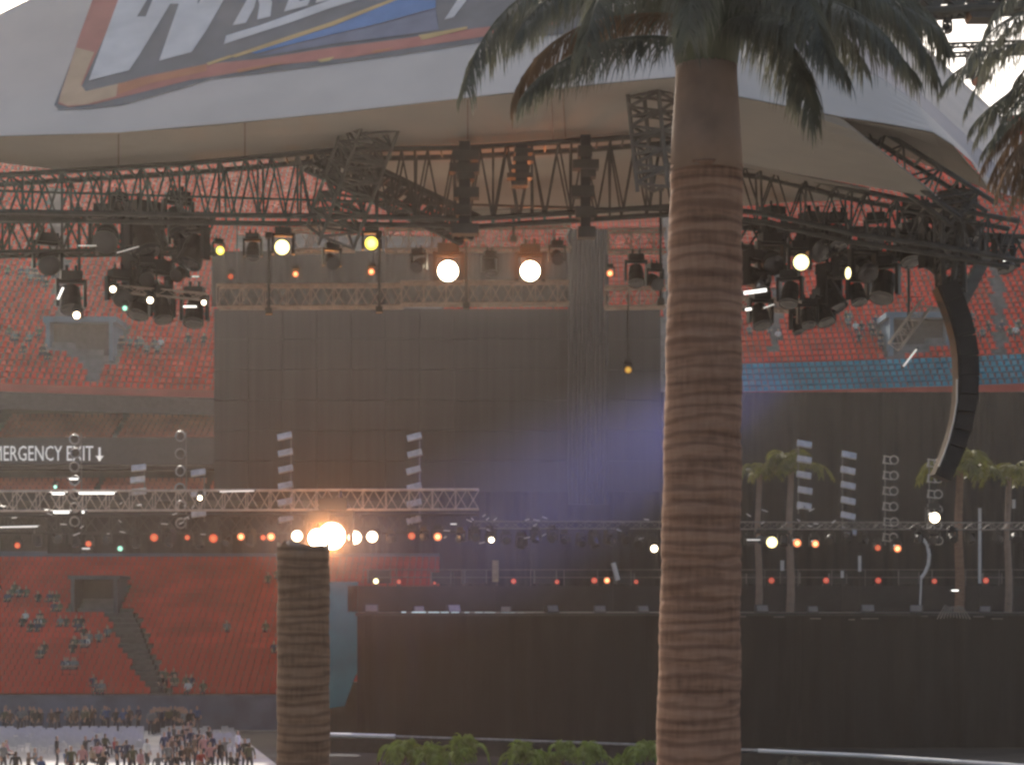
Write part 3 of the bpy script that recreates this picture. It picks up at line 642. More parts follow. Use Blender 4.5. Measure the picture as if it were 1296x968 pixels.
# unlit ones along the same row
unl = [48, 75, 95, 135, 172, 215, 252, 288, 318, 495, 538, 585, 600, 622, 640, 660, 678, 700, 716, 735, 752, 770, 790, 808, 826, 948, 962, 992, 1050, 1072, 1092, 1160, 1182, 1205, 1228, 1262, 1285]
cnt = {}
for px in unl:
    a_ = 'left of the double lamp' if px < 400 else 'before the low black curtain' if px < 900 else 'right of the palm trunk'; cnt[a_] = cnt.get(a_, 0)+1
    K = rnd.choice((KF, KD, KM)); s_ = rnd.uniform(.9, 1.15)
    o = K.put(P(px, 668+rnd.uniform(-3, 6), Tl+rnd.uniform(-.6, .6)), (0, 0, rnd.uniform(-.9, .9)), s_, '%s unlit moving light over the stage %s' % (ORD[cnt[a_]-1], a_), 'unlit moving lights over the stage'); set_lens(o, 'off')
for px, py, dm, k_, l_ in ((1183, 655, 13, 'white', 'bright white lamp on the right lamp ladder near the brown trunk'), (828, 694, 9, 'white', 'small white lamp beside the big palm trunk over the stage'), (622, 683, 7, 'white', 'tiny white lamp before the low black curtain'), (253, 630, 6, 'white', 'tiny white lamp right of the second lamp ladder'), (70, 616, 5, 'green', 'tiny green lamp at the left over the concourse')):
    lamp(px, py, Tl-1, dm, k_, l_, 'small white lamps over the stage')
# footlights on the riser
ft = [(476, 742, 7, 'paleyellow'), (505, 738, 6, 'red'), (550, 738, 4, 'red'), (650, 737, 7, 'red'), (705, 738, 6, 'red'), (752, 739, 8, 'red'), (768, 745, 8, 'orange'), (805, 738, 6, 'red'), (976, 740, 8, 'red'), (1045, 740, 8, 'red'), (1111, 740, 8, 'red'), (1182, 741, 7, 'red'), (1247, 740, 8, 'red')]
fl0 = thing('footlight', 'x', 'footlight', (0, 0, 0))
m_ = MB(); m_.box((0, 0, .06), (.34, .3, .12)); m_.tube([(0, .18, .3), (0, -.14, .3)], [.15, .2], 10); mesh_obj('housing', m_, black, fl0)
m_ = MB(); m_.disc((0, -.145, .3), (0, -1, 0), .18, 12, rim=True); l_ = mesh_obj('lens', m_, [LENS['red'], LENS['red']], fl0); dress(l_, 'red')
KFl = Kinds(fl0)
for i, (px, py, dm, k_) in enumerate(ft):
    s_ = S(dm, Ys+8)/.36; p = P(px, py, Ys+8.4); p.z = max(ra.z+.002, p.z-.3*s_)
    o = KFl.put(p, (0, 0, 0), s_, '%s small red footlight on the stage riser %s' % (ORD[i if px < 900 else i-8], 'left of the palm trunk' if px < 900 else 'right of the palm trunk') if k_ == 'red' else ('small yellow footlight at the left end of the stage riser' if px < 500 else 'orange footlight on the riser beside the palm trunk'), 'footlights on the riser')
    for ch in o.children:
        if ch.name.startswith('lens'): dress(ch, k_)

# guard rail along the riser and floor monitors on the deck edge
gr = thing('guard_rail', 'thin dull guard rail along the front of the stage riser', 'railing', (P(650, 741, Ys+8.3).x, Ys+8.3, ra.z))
for zz in (.55, 1.05): m_ = MB(); m_.tube([(ra.x+1, Ys+8.3, ra.z+zz), (b2.x-1, Ys+8.3, ra.z+zz)], .022, 5); mesh_obj('rail', m_, dkalu, gr)
for k in range(22): x = ra.x+1+(b2.x-ra.x-2)*k/21; m_ = MB(); m_.tube([(x, Ys+8.3, ra.z), (x, Ys+8.3, ra.z+1.06)], .022, 5); mesh_obj('post', m_, dkalu, gr)
mo = thing('floor_monitor', 'x', 'loudspeaker'); m_ = MB(); m_.prism([(-.35, -.1, 0), (-.35, .4, 0), (-.35, .4, .42), (-.35, .1, .42)], (.7, 0, 0)); mesh_obj('cabinet', m_, black, mo)
m_ = MB(); m_.prism([(-.31, -.07, .06), (-.31, .09, .385), (-.31, .07, .395), (-.31, -.09, .07)], (.62, 0, 0)); mesh_obj('grille', m_, dkalu, mo); KMo = Kinds(mo)
for i, px in enumerate((470, 530, 575, 640, 700, 760, 815, 965, 1030, 1100, 1160, 1250)):
    KMo.put(((px-648)/F*(Ys+1), Ys+.9+rnd.random(), ZD+.002), (0, 0, rnd.uniform(-.4, .4)), rnd.uniform(.9, 1.2), '%s floor monitor from the left on the front edge of the stage' % ORD[i], 'floor monitors on the stage edge')
# lamp ladders
def ladder(px, py0, py1, n, kind, label, Y=112.0, slant=0, w_=.24, m_ring=None):
    top, bot = P(px, py0, Y), P(px, py1, Y)
    t = thing('lamp_ladder', label, 'lamp ladder', (top.x, Y, bot.z-.45), 'vertical ladders of lamps on the stage')
    sgn = 1 if px < 640 else -1
    m_ = MB(); m_.tube([Vector((top.x+.32*sgn, Y+.25, bot.z-.45)), Vector((top.x+.32*sgn, Y+.25, top.z+.3))], .035, 6); mesh_obj('pole', m_, dkalu, t)
    for i in range(n):
        c = top.lerp(bot, i/(n-1))+Vector((rnd.uniform(-.04, .04), 0, 0))
        m_ = MB()
        if kind == 'ring':
            m_.torus(c, (rnd.uniform(-.3, .3), -1, rnd.uniform(-.2, .35)), .28, .055, 16, 6); m_.tube([c+Vector((0, .06, 0)), c+Vector((0, .34, 0))], [.22, .14], 12, mi=1)
            mesh_obj('lamp', m_, [mat('ring_metal', (.3, .285, .27), .4, .6), black], t)
        elif kind == 'panel':
            r_ = Matrix.Rotation(slant, 3, 'Y') @ Matrix.Rotation(R(-35), 3, 'X')
            m_.box(c, (.86, .12, .42), r_); mesh_obj('lamp', m_, mat('silver_housing', (.5, .47, .45), .4, .5), t)
        else:
            m_.torus(c+Vector((.16, 0, 0)), (0, -1, .1), .24, .04, 14, 5)
            r_ = Matrix.Rotation(slant, 3, 'Y')
            for s2 in (-1, 1): m_.box(c+Vector((-.22, 0, s2*.2)), (.5, .08, .06), r_)
            m_.box(c+Vector((-.44, 0, 0)), (.06, .08, .44), r_); mesh_obj('lamp', m_, mat('pale_housing', (.40, .37, .33), .5, .4), t)
ladder(95, 556, 660, 7, 'ring', 'ladder of round lamps in front of the emergency sign')
ladder(228, 552, 662, 6, 'ring', 'ladder of round lamps left of the dark video wall')
ladder(361, 552, 656, 6, 'panel', 'ladder of slanted silver lamps above the stump', slant=R(-12))
ladder(524, 553, 658, 6, 'panel', 'ladder of slanted silver lamps before the middle of the video wall', slant=R(-14))
ladder(1018, 562, 640, 5, 'panel', 'ladder of silver lamps overlapping the green palm crown', slant=R(10))
ladder(1074, 576, 672, 6, 'panel', 'ladder of silver lamps right of the green palm crown', slant=R(12))
ladder(1128, 582, 680, 6, 'frame', 'ladder of open framed lamps before the tall black curtain', slant=R(10))
ladder(1184, 586, 684, 6, 'frame', 'ladder of open framed lamps beside the brown trunk', slant=R(8))
ladder(175, 592, 622, 3, 'panel', 'short ladder of slim bright lamps between two ring lamp ladders', slant=R(-6))
ladder(251, 598, 650, 3, 'panel', 'short ladder of lamps just right of the second ring lamp ladder', slant=R(-8))
# white battens and poles on the stage
for pts, r, l_, k_ in (([(100, 624), (145, 624)], .10, 'long white batten before the concourse right of the first ladder', 'tube'), ([(66, 624.5), (82, 624.5)], .11, 'short white batten before the concourse left of the first ladder', 'tube'), ([(278, 622), (322, 621)], .06, 'thin white batten at the lower edge of the video wall', 'dimtube'), ([(68, 648), (88, 648)], .12, 'white batten low on the first lamp ladder', 'tube'), ([(0, 667), (48, 666)], .07, 'dim batten at the far left edge', 'dimtube'), ([(104, 648), (107, 648)], .12, 'stubby white light right of the first ladder', 'tube'), ([(88, 606), (99, 606)], .07, 'small white batten on the first lamp ladder', 'tube'), ([(570, 663), (578, 663)], .06, 'small dim batten right of the orange lamps', 'dimtube'), ([(104, 694), (114, 694)], .07, 'small white batten above the red lower seats', 'dimtube'), ([(945, 683), (962, 683)], .06, 'small dim batten right of the palm trunk over the stage', 'dimtube'), ([(1204, 747), (1213, 747)], .07, 'small bright batten at the foot of the brown trunk', 'tube')):
    tube_lamp(pts, Tl-.8, r, l_, k_, 'white battens over the stage')
polem = mat('pale_plastic', (.62, .6, .56), .5, amt=.08)
def post(px, y0_, y1_, w_, m, label, px2=None, name='pale_post', Y=None):
    Y = Y or Ys+7; A, B_ = P(px, y1_, Y), P(px2 or px, y0_, Y); A.z = max(ZD, A.z)
    t = thing(name, label, 'post', (A.x, Y, A.z)); m_ = MB(); m_.tube([A, B_], S(w_, Y)/2, 10); mesh_obj('shaft', m_, m, t)
    m_ = MB(); m_.tube([Vector((A.x, Y, ZD)), Vector((A.x, Y, ZD+.08))], .3, 10)
    if A.z > ZD+.1: m_.tube([Vector((A.x, Y, ZD+.08)), A], .03, 6)
    mesh_obj('base', m_, black, t)
post(961, 703, 733, 5, polem, 'pale post on the stage nearest the right side of the palm trunk')
post(990, 709, 722, 5, polem, 'very short pale post right of the pale post beside the palm trunk')
post(1088, 703, 723, 4, polem, 'short pale post below the framed lamp ladder')
post(1066, 722, 731, 4, polem, 'tiny pale post low on the right half of the stage')
post(1240, 643, 738, 4, polem, 'tall thin pale pole right of the brown trunk')
post(1283, 632, 643, 4, polem, 'tiny pale post high at the far right')
post(627, 709, 736, 8, mat('mustard_paint', (.36, .26, .13), .6), 'mustard yellow post on the riser below the low black curtain')
post(776, 734, 712, 6, polem, 'leaning grey post on the riser beside the palm trunk', px2=782)
m_ = MB(); Y = Ys+7; m_.tube([P(x, y, Y) for x, y in ((1168, 682), (1174, 690), (1176, 702), (1175, 714), (1171, 724), (1166, 731))], .11, 8); m_.tube([P(1166, 731, Y), Vector((P(1166, 731, Y).x-.1, Y, ZD))], .06, 6)
prop(mesh_obj('curved_tube', m_, polem, None, P(1166, 775, Y)), 'bowed white tube standing left of the brown trunk', 'tube')
# fan of small fittings at (1207, 775)
t = thing('cable_fan', 'fan of pale cables spreading over the stage edge under the brown trunk', 'cables', P(1207, 782, Ys-.2))
for k in range(11):
    m_ = MB(); x = 1186+k*4.2; m_.tube([P(1207+(x-1207)*.5, 765+rnd.random()*3, Ys-.25), P(x, 781+abs(x-1207)*.1, Ys-.3)], .035, 5); mesh_obj('cable', m_, dkalu, t)
# flight cases and consoles: dark clutter on deck
cs_ = [(480, 12), (560, 10), (600, 16), (690, 14), (790, 15), (950, 14), (1000, 10), (1060, 13), (1150, 16), (1255, 12)]
ck = thing('flight_case', 'x', 'case'); m_ = MB(); m_.box((0, 0, .5), (1.2, .7, .7)); mesh_obj('body', m_, black, ck)
for sx in (-.6, .6):
    for sy in (-.35, .35): m_ = MB(); m_.tube([(sx, sy, .14), (sx, sy, .86)], .025, 5); mesh_obj('edging', m_, dkalu, ck)
for sx in (-.45, .45):
    for sy in (-.25, .25): m_ = MB(); m_.torus((sx, sy, .07), (1, 0, 0), .05, .025, 10, 5); mesh_obj('castor', m_, black, ck)
KC = Kinds(ck)
for i, (px, h_) in enumerate(cs_):
    p = P(px, 760, Ys+8.6+rnd.uniform(0, 4)); p.z = ra.z+.003
    KC.put(p, (0, 0, rnd.uniform(-.5, .5)), rnd.uniform(.8, 1.3), '%s black flight case from the left standing on the stage riser' % ORD[i], 'flight cases on the riser')

# curved hang of loudspeakers
la = thing('line_array', 'long curved hang of black loudspeakers under the low canopy corner', 'loudspeakers', P(1195, 610, 57))
cpts = [(1200, 372), (1208, 392), (1215, 415), (1220, 440), (1222, 465), (1222, 490), (1220, 512), (1216, 535), (1210, 556), (1203, 576), (1195, 594)]
for i, (x, y) in enumerate(cpts):
    x0_, y0_ = cpts[max(0, i-1)]; x1_, y1_ = cpts[min(len(cpts)-1, i+1)]; an = -math.atan2(x1_-x0_, y1_-y0_); tp = 1-.032*max(0, i-4)
    m_ = MB(); m_.box(P(x, y, 57), (S(27, 57)*tp, .75, S(25, 57)), Matrix.Rotation(an, 3, 'Y').to_3x3()); m_.box(P(x, y, 57)+Vector((0, -.4, 0)), (S(21, 57)*tp, .06, S(19, 57)), Matrix.Rotation(an, 3, 'Y').to_3x3())
    mesh_obj('loudspeaker', m_, mat('speaker_black', (.02, .02, .019), .7), la)
m_ = MB(); m_.tube([P(1213, 300, 57), P(1204, 372, 57)], .09, 6); m_.box(P(1202, 368, 57), (.8, .5, .12)); mesh_obj('hanging_bracket', m_, dk, la)
m_ = MB(); m_.tube([P(x, y, 56.4) for x, y in ((1211, 480), (1211, 508), (1207, 532), (1201, 556), (1194, 576), (1188, 590))], .022, 6); prop(mesh_obj('grey_cable', m_, polem, None, P(1188, 590, 56.4)), 'thin grey cable hanging along the curved loudspeakers', 'cable')
m_ = MB(); m_.prism([P(x, y, 58) for x, y in ((1246, 316), (1256, 326), (1226, 384), (1214, 372))], (0, .5, 0)); prop(mesh_obj('grey_brace', m_, mat('grey_paint', (.12, .125, .12), .7), None, P(1220, 378, 58)), 'slanted grey brace above the curved loudspeakers', 'brace')
truss('corner_tower', 'dark truss mast above the curved loudspeakers', P(1200, 246, 57.5), P(1204, 372, 57.5), S(26, 57), .7, 9, dk, .1, .06)
bar(930, 300, 1296, 318, 60.5, 30, 22, 'black truss holding the dark fixtures right of the palm trunk', dk, w_=.8, r1=.08, r2=.05)
bar(-30, 300, 270, 296, 60.5, 44, 16, 'black truss holding the dark fixtures left of the yellow lamps', dk, w_=.8, r1=.07, r2=.045)
bar(1132, 438, 1172, 384, 58.5, 15, 6, 'slanted pale truss before the right seating entrance', alu, w_=.35, r1=.03, r2=.02)
bar(150, 366, 262, 376, 59, 8, 9, 'thin warm coloured truss below the dark fixtures at left', brown_alu, w_=.3, r1=.02, r2=.014)

# ------------------------------------------------------------------ overhead rig at the upper right
Yr = 40
bar(1030, 16, 1420, -6, Yr, 20, 26, 'heavy overhead truss crossing the bright sky at the upper right', mat('greenish_truss', (.05, .055, .05), .6), w_=.5, r1=.08, r2=.06)
bar(1198, 64, 1420, 56, Yr+1, 12, 14, 'thin overhead truss below the heavy one in the bright sky', mat('greenish_truss', (.05, .055, .05)), w_=.3, r1=.028, r2=.016)
def rig_box(px, py, w_, h_, label):
    t = thing('rig_box', label, 'rigging box', P(px, py, Yr)); W, Hh = S(w_, Yr), S(h_, Yr); c = P(px, py, Yr)
    m_ = MB(); m_.prism([c+Vector((x*W/2, -.25, z*Hh/2)) for x, z in ((-1, 1), (1, 1), (1, -1), (-.7, -1), (-.85, -.6))], (0, .5, 0)); mesh_obj('housing', m_, dk, t)
    m_ = MB(); m_.box(c+Vector((0, 0, Hh/2+.1)), (W*.5, .2, .2)); mesh_obj('clamp', m_, black, t)
rig_box(1238, 17, 32, 20, 'dark tapered box clamped under the heavy truss against the sky')
rig_box(1168, 22, 22, 18, 'dark box under the heavy truss where palm fronds begin')
o = KD.put(P(1237, 66, Yr), (0, 0, .3), S(22, Yr)/.5, 'black moving light with a reddish lens hanging against the sky', 'lamps of the overhead rig'); set_lens(o, 'reddish')
o = KM.put(P(1253, 60, Yr), (0, 0, 1.2), S(16, Yr)/.6, 'small dark fixture right of the red lensed light in the sky', 'lamps of the overhead rig'); set_lens(o, 'off')
o = KD.put(P(1199, 24, Yr), (0, 0, .3), S(10, Yr)/.5, 'tiny dark fixture hanging from the heavy truss over the sky gap', 'lamps of the overhead rig'); set_lens(o, 'off')
m_ = MB(); x = (1405-648)/F*Yr
for sx in (-.35, .35):
    for sy in (-.35, .35): m_.tube([(x+sx, Yr+sy, 0), (x+sx, Yr+sy, 22.6)], .07, 6)
for k in range(26):
    z_ = k*.86
    for (a1, b1) in (((-1, -1), (1, -1)), ((1, -1), (1, 1)), ((1, 1), (-1, 1)), ((-1, 1), (-1, -1))): m_.tube([(x+a1[0]*.35, Yr+a1[1]*.35, z_), (x+b1[0]*.35, Yr+b1[1]*.35, z_+.86)], .03, 4, cap=False)
prop(mesh_obj('truss_mast', m_, dk, None, (x, Yr, 0)), 'tall dark truss mast carrying the overhead rig at the right', 'mast')

# ------------------------------------------------------------------ palms
leafm = mat('palm_leaf', (.11, .112, .08), .55, amt=.45, scale=2.5, trans=.3)
leafd = mat('dry_palm_leaf', (.15, .095, .055), .8, amt=.35, scale=2.5, trans=.2)
leafg = mat('fresh_palm_leaf', (.22, .31, .055), .5, amt=.4, scale=2.5, trans=.3)
leafy = mat('golden_palm_leaf', (.12, .12, .025), .55, amt=.4, scale=2, trans=.3)
def bez(p, t):
    q = [Vector(x) for x in p]
    while len(q) > 1: q = [a_.lerp(b_, t) for a_, b_ in zip(q, q[1:])]
    return q[0]
def frond(pts, n, L, wd=.022, droop=.8, rw=.02, rg=rnd, ragged=.25, up=0):
    mb_ = MB(); C = [bez(pts, i/14) for i in range(15)]
    mb_.tube(C, [rw*(1-.75*i/14) for i in range(15)], 5)
    for i in range(n):
        t = .06+.94*i/(n-1); p = bez(pts, t); d = (bez(pts, min(1, t+.02))-bez(pts, max(0, t-.02))).normalized()
        sd_ = d.cross(Vector((0, 0, 1))); sd_ = sd_.normalized() if sd_.length > .05 else Vector((1, 0, 0))
        ll = L*(.45+.55*math.sin(math.pi*min(1, .12+t*.85)))
        for s_ in (-1, 1):
            l = ll*rg.uniform(1-ragged, 1+ragged*.5)
            dr = (sd_*s_*rg.uniform(.3, .9)+d*rg.uniform(.25, .7)+Vector((0, 0, up))).normalized()
            q = [p]; cur = dr.copy()
            for k in range(3):
                cur = (cur+Vector((rg.uniform(-.1, .1), rg.uniform(-.1, .1), -droop*(.45+.35*k)))).normalized(); q.append(q[-1]+cur*l/3)
            wv = cur.cross(Vector((rg.uniform(-.6, .6), 1, .2))).normalized() if rg.random() < .75 else cur.cross(Vector((1, 0, .2))).normalized()
            ws = (wd*.7, wd, wd*.7, .0); base = []
            vs = []
            for qq, ww in zip(q[:3], ws): vs += [qq-wv*ww, qq+wv*ww]
            vs.append(q[3]); mb_.add(vs, [(0, 1, 3, 2), (2, 3, 5, 4), (4, 5, 6)])
    return mb_
def ringed_trunk(cl, rad, n, ring=.2, amp=.02, ragged=0):
    """CL: function 0..1 -> point; RAD: function; wavy ring ridges"""
    mb_ = MB(); m_ = 28; vs = []; zt = 0
    rg = random.Random(5); bumps = []; z_ = 0; L = (Vector(cl(1))-Vector(cl(0))).length
    while z_ < L: bumps.append((z_, rg.uniform(.5, 1.2))); z_ += ring*rg.uniform(.55, 1.35)
    for i in range(n+1):
        t = i/n; p = Vector(cl(t)); s_ = t*L
        for k in range(m_):
            a_ = 2*math.pi*k/m_; sj = s_+.03*math.sin(3*a_+s_*2)+.012*math.sin(9*a_+s_*5)
            e = sum(h_*math.exp(-((sj-b_)/.03)**2) for b_, h_ in bumps if abs(sj-b_) < .12)
            r_ = rad(t)-amp*e*1.1+.006*math.sin(5*a_+s_*7)
            rag_ = ragged*max(0, (t-.985)/.015)*(.5*math.sin(2*a_+1)+.4*math.sin(5*a_)+.35*math.sin(11*a_+2))
            vs.append(p+Vector((math.cos(a_)*r_, math.sin(a_)*r_, rag_)))
    mb_.add(vs, [(i*m_+k, i*m_+(k+1) % m_, (i+1)*m_+(k+1) % m_, (i+1)*m_+k) for i in range(n) for k in range(m_)]+[tuple(range(n*m_, (n+1)*m_))]); return mb_
def bark(name, c1, c2, sc_=1.0):
    m = bpy.data.materials.new(name); m.use_nodes = True; t = m.node_tree; b = t.nodes['Principled BSDF']; b.inputs['Roughness'].default_value = .9; b.inputs['Specular IOR Level'].default_value = .15
    tc = t.nodes.new('ShaderNodeTexCoord'); mp = t.nodes.new('ShaderNodeMapping'); mp.inputs['Scale'].default_value = (.8*sc_, .8*sc_, 7.5*sc_)
    n = t.nodes.new('ShaderNodeTexNoise'); n.inputs['Scale'].default_value = 1.6; n.inputs['Detail'].default_value = 7; n.inputs['Roughness'].default_value = .62
    n2 = t.nodes.new('ShaderNodeTexNoise'); n2.inputs['Scale'].default_value = 9; n2.inputs['Detail'].default_value = 4
    mp2 = t.nodes.new('ShaderNodeMapping'); mp2.inputs['Scale'].default_value = (2.5, 2.5, .5)
    t.links.new(tc.outputs['Object'], mp.inputs[0]); t.links.new(mp.outputs[0], n.inputs[0]); t.links.new(tc.outputs['Object'], mp2.inputs[0]); t.links.new(mp2.outputs[0], n2.inputs[0])
    ad = t.nodes.new('ShaderNodeMix'); ad.data_type = 'FLOAT'; ad.inputs[0].default_value = .3; t.links.new(n.outputs[0], ad.inputs[2]); t.links.new(n2.outputs[0], ad.inputs[3])
    r = t.nodes.new('ShaderNodeValToRGB'); e = r.color_ramp.elements; e[0].position = .34; e[0].color = (*[x*.6 for x in c1], 1); e[1].position = .68; e[1].color = (*c2, 1)
    k = r.color_ramp.elements.new(.47); k.color = (*c1, 1)
    wv = t.nodes.new('ShaderNodeTexWave'); wv.wave_type = 'BANDS'; wv.bands_direction = 'Z'; wv.inputs['Scale'].default_value = 2.5; wv.inputs['Distortion'].default_value = 9; wv.inputs['Detail'].default_value = 4; wv.inputs['Detail Scale'].default_value = .8; wv.inputs['Detail Roughness'].default_value = .6
    mp3 = t.nodes.new('ShaderNodeMapping'); mp3.inputs['Scale'].default_value = (.22, .22, 1); t.links.new(tc.outputs['Object'], mp3.inputs[0]); t.links.new(mp3.outputs[0], wv.inputs[0])
    r2 = t.nodes.new('ShaderNodeValToRGB'); r2.color_ramp.elements[0].position = 0; r2.color_ramp.elements[0].color = (.42, .38, .38, 1); r2.color_ramp.elements[1].position = .5; r2.color_ramp.elements[1].color = (1, 1, 1, 1)
    t.links.new(wv.outputs[0], r2.inputs[0]); ml = t.nodes.new('ShaderNodeMix'); ml.data_type = 'RGBA'; ml.blend_type = 'MULTIPLY'; ml.inputs[0].default_value = .62
    t.links.new(ad.outputs[0], r.inputs[0]); t.links.new(r.outputs[0], ml.inputs[6]); t.links.new(r2.outputs[0], ml.inputs[7]); t.links.new(ml.outputs[2], b.inputs['Base Color'])
    bp = t.nodes.new('ShaderNodeBump'); bp.inputs['Strength'].default_value = .5; bp.inputs['Distance'].default_value = .03; t.links.new(n.outputs[0], bp.inputs['Height']); t.links.new(bp.outputs[0], b.inputs['Normal'])
    return m
bark1 = bark('ringed_bark', (.255, .142, .090), (.345, .205, .136))
bark2 = mat('smooth_bark', (.255, .175, .13), .85, amt=.2, scale=2.5, bump=.2)
Yp = 18.0
bp_ = P(885, 0, Yp); xb_ = (883-648)/F*Yp; zb_ = P(0, 212, Yp).z; xt_ = (894-648)/F*Yp; zc_ = P(0, 86, Yp).z
palm = thing('royal_palm', 'big royal palm with a thick ringed brown trunk and drooping dark fronds', 'palm tree', (xb_-.1, Yp, 0))
mesh_obj('trunk', ringed_trunk(lambda t: (xb_-.1+(xt_-xb_+.1)*t, Yp, zb_*t), lambda t: .44-.06*t-.036*max(0, (t-.5)*2), 620, .19, .009), bark1, palm, smooth=True)
tr = MB(); tr.tube([(xt_, Yp, zb_-.05), (xt_, Yp, zb_+.3), (xt_, Yp, zc_-.1), (xt_, Yp, zc_+.05)], [S(46, Yp), S(44, Yp), S(39, Yp), S(39, Yp)], 32); mesh_obj('upper_trunk', tr, bark2, palm, smooth=True)
tr = MB(); tr.tube([(xt_, Yp, zc_), (xt_, Yp, zc_+.3), (xt_, Yp, zc_+.9), (xt_, Yp, zc_+1.5)], [S(39, Yp), S(44, Yp), S(40, Yp), S(26, Yp)], 28); mesh_obj('crownshaft', tr, mat('crownshaft_green', (.065, .075, .042), .5, amt=.3, scale=3, stretch=(4, 4, .6)), palm, smooth=True)
def Pp(px, py, dy=0): return P(px, py, Yp+dy)
FR = [
    ([(915, 20, 0), (970, -20, .2), (1060, 5, .3), (1120, 45, .4), (1160, 96, .4)], 0), ([(910, 0, 0), (980, -60, -.5), (1080, -50, -.8), (1150, 0, -.9), (1172, 70, -1)], 0), ([(912, 18, 0), (960, -10, .9), (1020, 0, 1.4), (1070, 40, 1.6), (1092, 84, 1.7)], 0),
    ([(912, 30, 0), (955, 5, -.6), (1000, 10, -1.1), (1045, 46, -1.3), (1068, 88, -1.4)], 0), ([(875, 20, 0), (830, -10, .6), (780, 0, 1), (735, 40, 1.3), (712, 82, 1.4)], 0), ([(880, -10, 0), (820, -60, -.5), (740, -40, -.9), (680, -5, -1.2), (652, 46, -1.3)], 0), ([(905, 0, 0), (1010, -60, .1), (1120, -40, .1), (1180, 10, .1), (1196, 60, .1)], 0),
  # control points in the picture plus depth away from the trunk
    ([(885, -8, 0), (790, -60, -.3), (660, -55, -.7), (600, 40, -.9), (590, 112, -1)], 0), ([(880, 22, 0), (800, 12, .2), (715, 18, .4), (668, 70, .5), (648, 128, .5)], 1),
    ([(872, 55, 0), (815, 35, -.4), (745, 50, -.8), (690, 84, -1.0), (662, 120, -1)], 0), ([(878, -12, 0), (800, -55, .8), (700, -35, 1.3), (640, 20, 1.6), (618, 72, 1.7)], 0),
    ([(915, 28, 0), (960, -2, -.5), (1005, 40, -.9), (1022, 96, -1.1), (1028, 152, -1.1)], 0), ([(912, -5, 0), (990, -45, .3), (1095, -30, .5), (1165, 35, .6), (1186, 98, .6)], 0),
    ([(912, 10, 0), (985, -30, -.7), (1060, -10, -1.2), (1120, 30, -1.4), (1140, 72, -1.5)], 0), ([(910, -12, 0), (1000, -75, 1.0), (1100, -60, 1.6), (1180, 0, 1.8), (1200, 66, 1.9)], 0),
    ([(915, 40, 0), (950, 22, .5), (985, 35, .9), (1010, 80, 1.1), (1016, 125, 1.2)], 0), ([(890, -15, 0), (840, -100, -.9), (780, -80, -1.7), (752, -10, -2.0), (742, 62, -2.1)], 0),
    ([(900, -15, 0), (940, -90, -1), (990, -70, -1.8), (1030, -5, -2.1), (1044, 66, -2.2)], 0), ([(885, -15, 0), (820, -110, 1), (740, -100, 1.8), (690, -30, 2.1), (675, 40, 2.1)], 0),
    ([(895, -15, 0), (890, -110, -1.2), (880, -90, -2.3), (875, -20, -2.6), (872, 50, -2.7)], 0), ([(895, -15, 0), (930, -110, 1.2), (960, -90, 2.2), (985, -20, 2.6), (996, 40, 2.6)], 0),
    ([(893, -20, 0), (860, -220, .3), (760, -290, .4), (660, -230, .4), (600, -130, .4)], 0), ([(893, -20, 0), (930, -220, .3), (1030, -290, .4), (1130, -230, .4), (1200, -120, .4)], 0),
    ([(912, 0, 0), (980, -35, 0), (1060, -40, -.2), (1140, -5, -.3), (1192, 40, -.3)], 0), ([(876, 5, 0), (820, -30, 0), (750, -40, .2), (690, -10, .3), (640, 40, .3)], 0)]
rp = random.Random(11)
for pts, dry in FR:
    mesh_obj('frond', frond([Pp(*p) for p in pts], 210, .56, .0068, 1.05, .024, rp, .45), leafd if dry and rp.random() < 2 else leafm, palm)
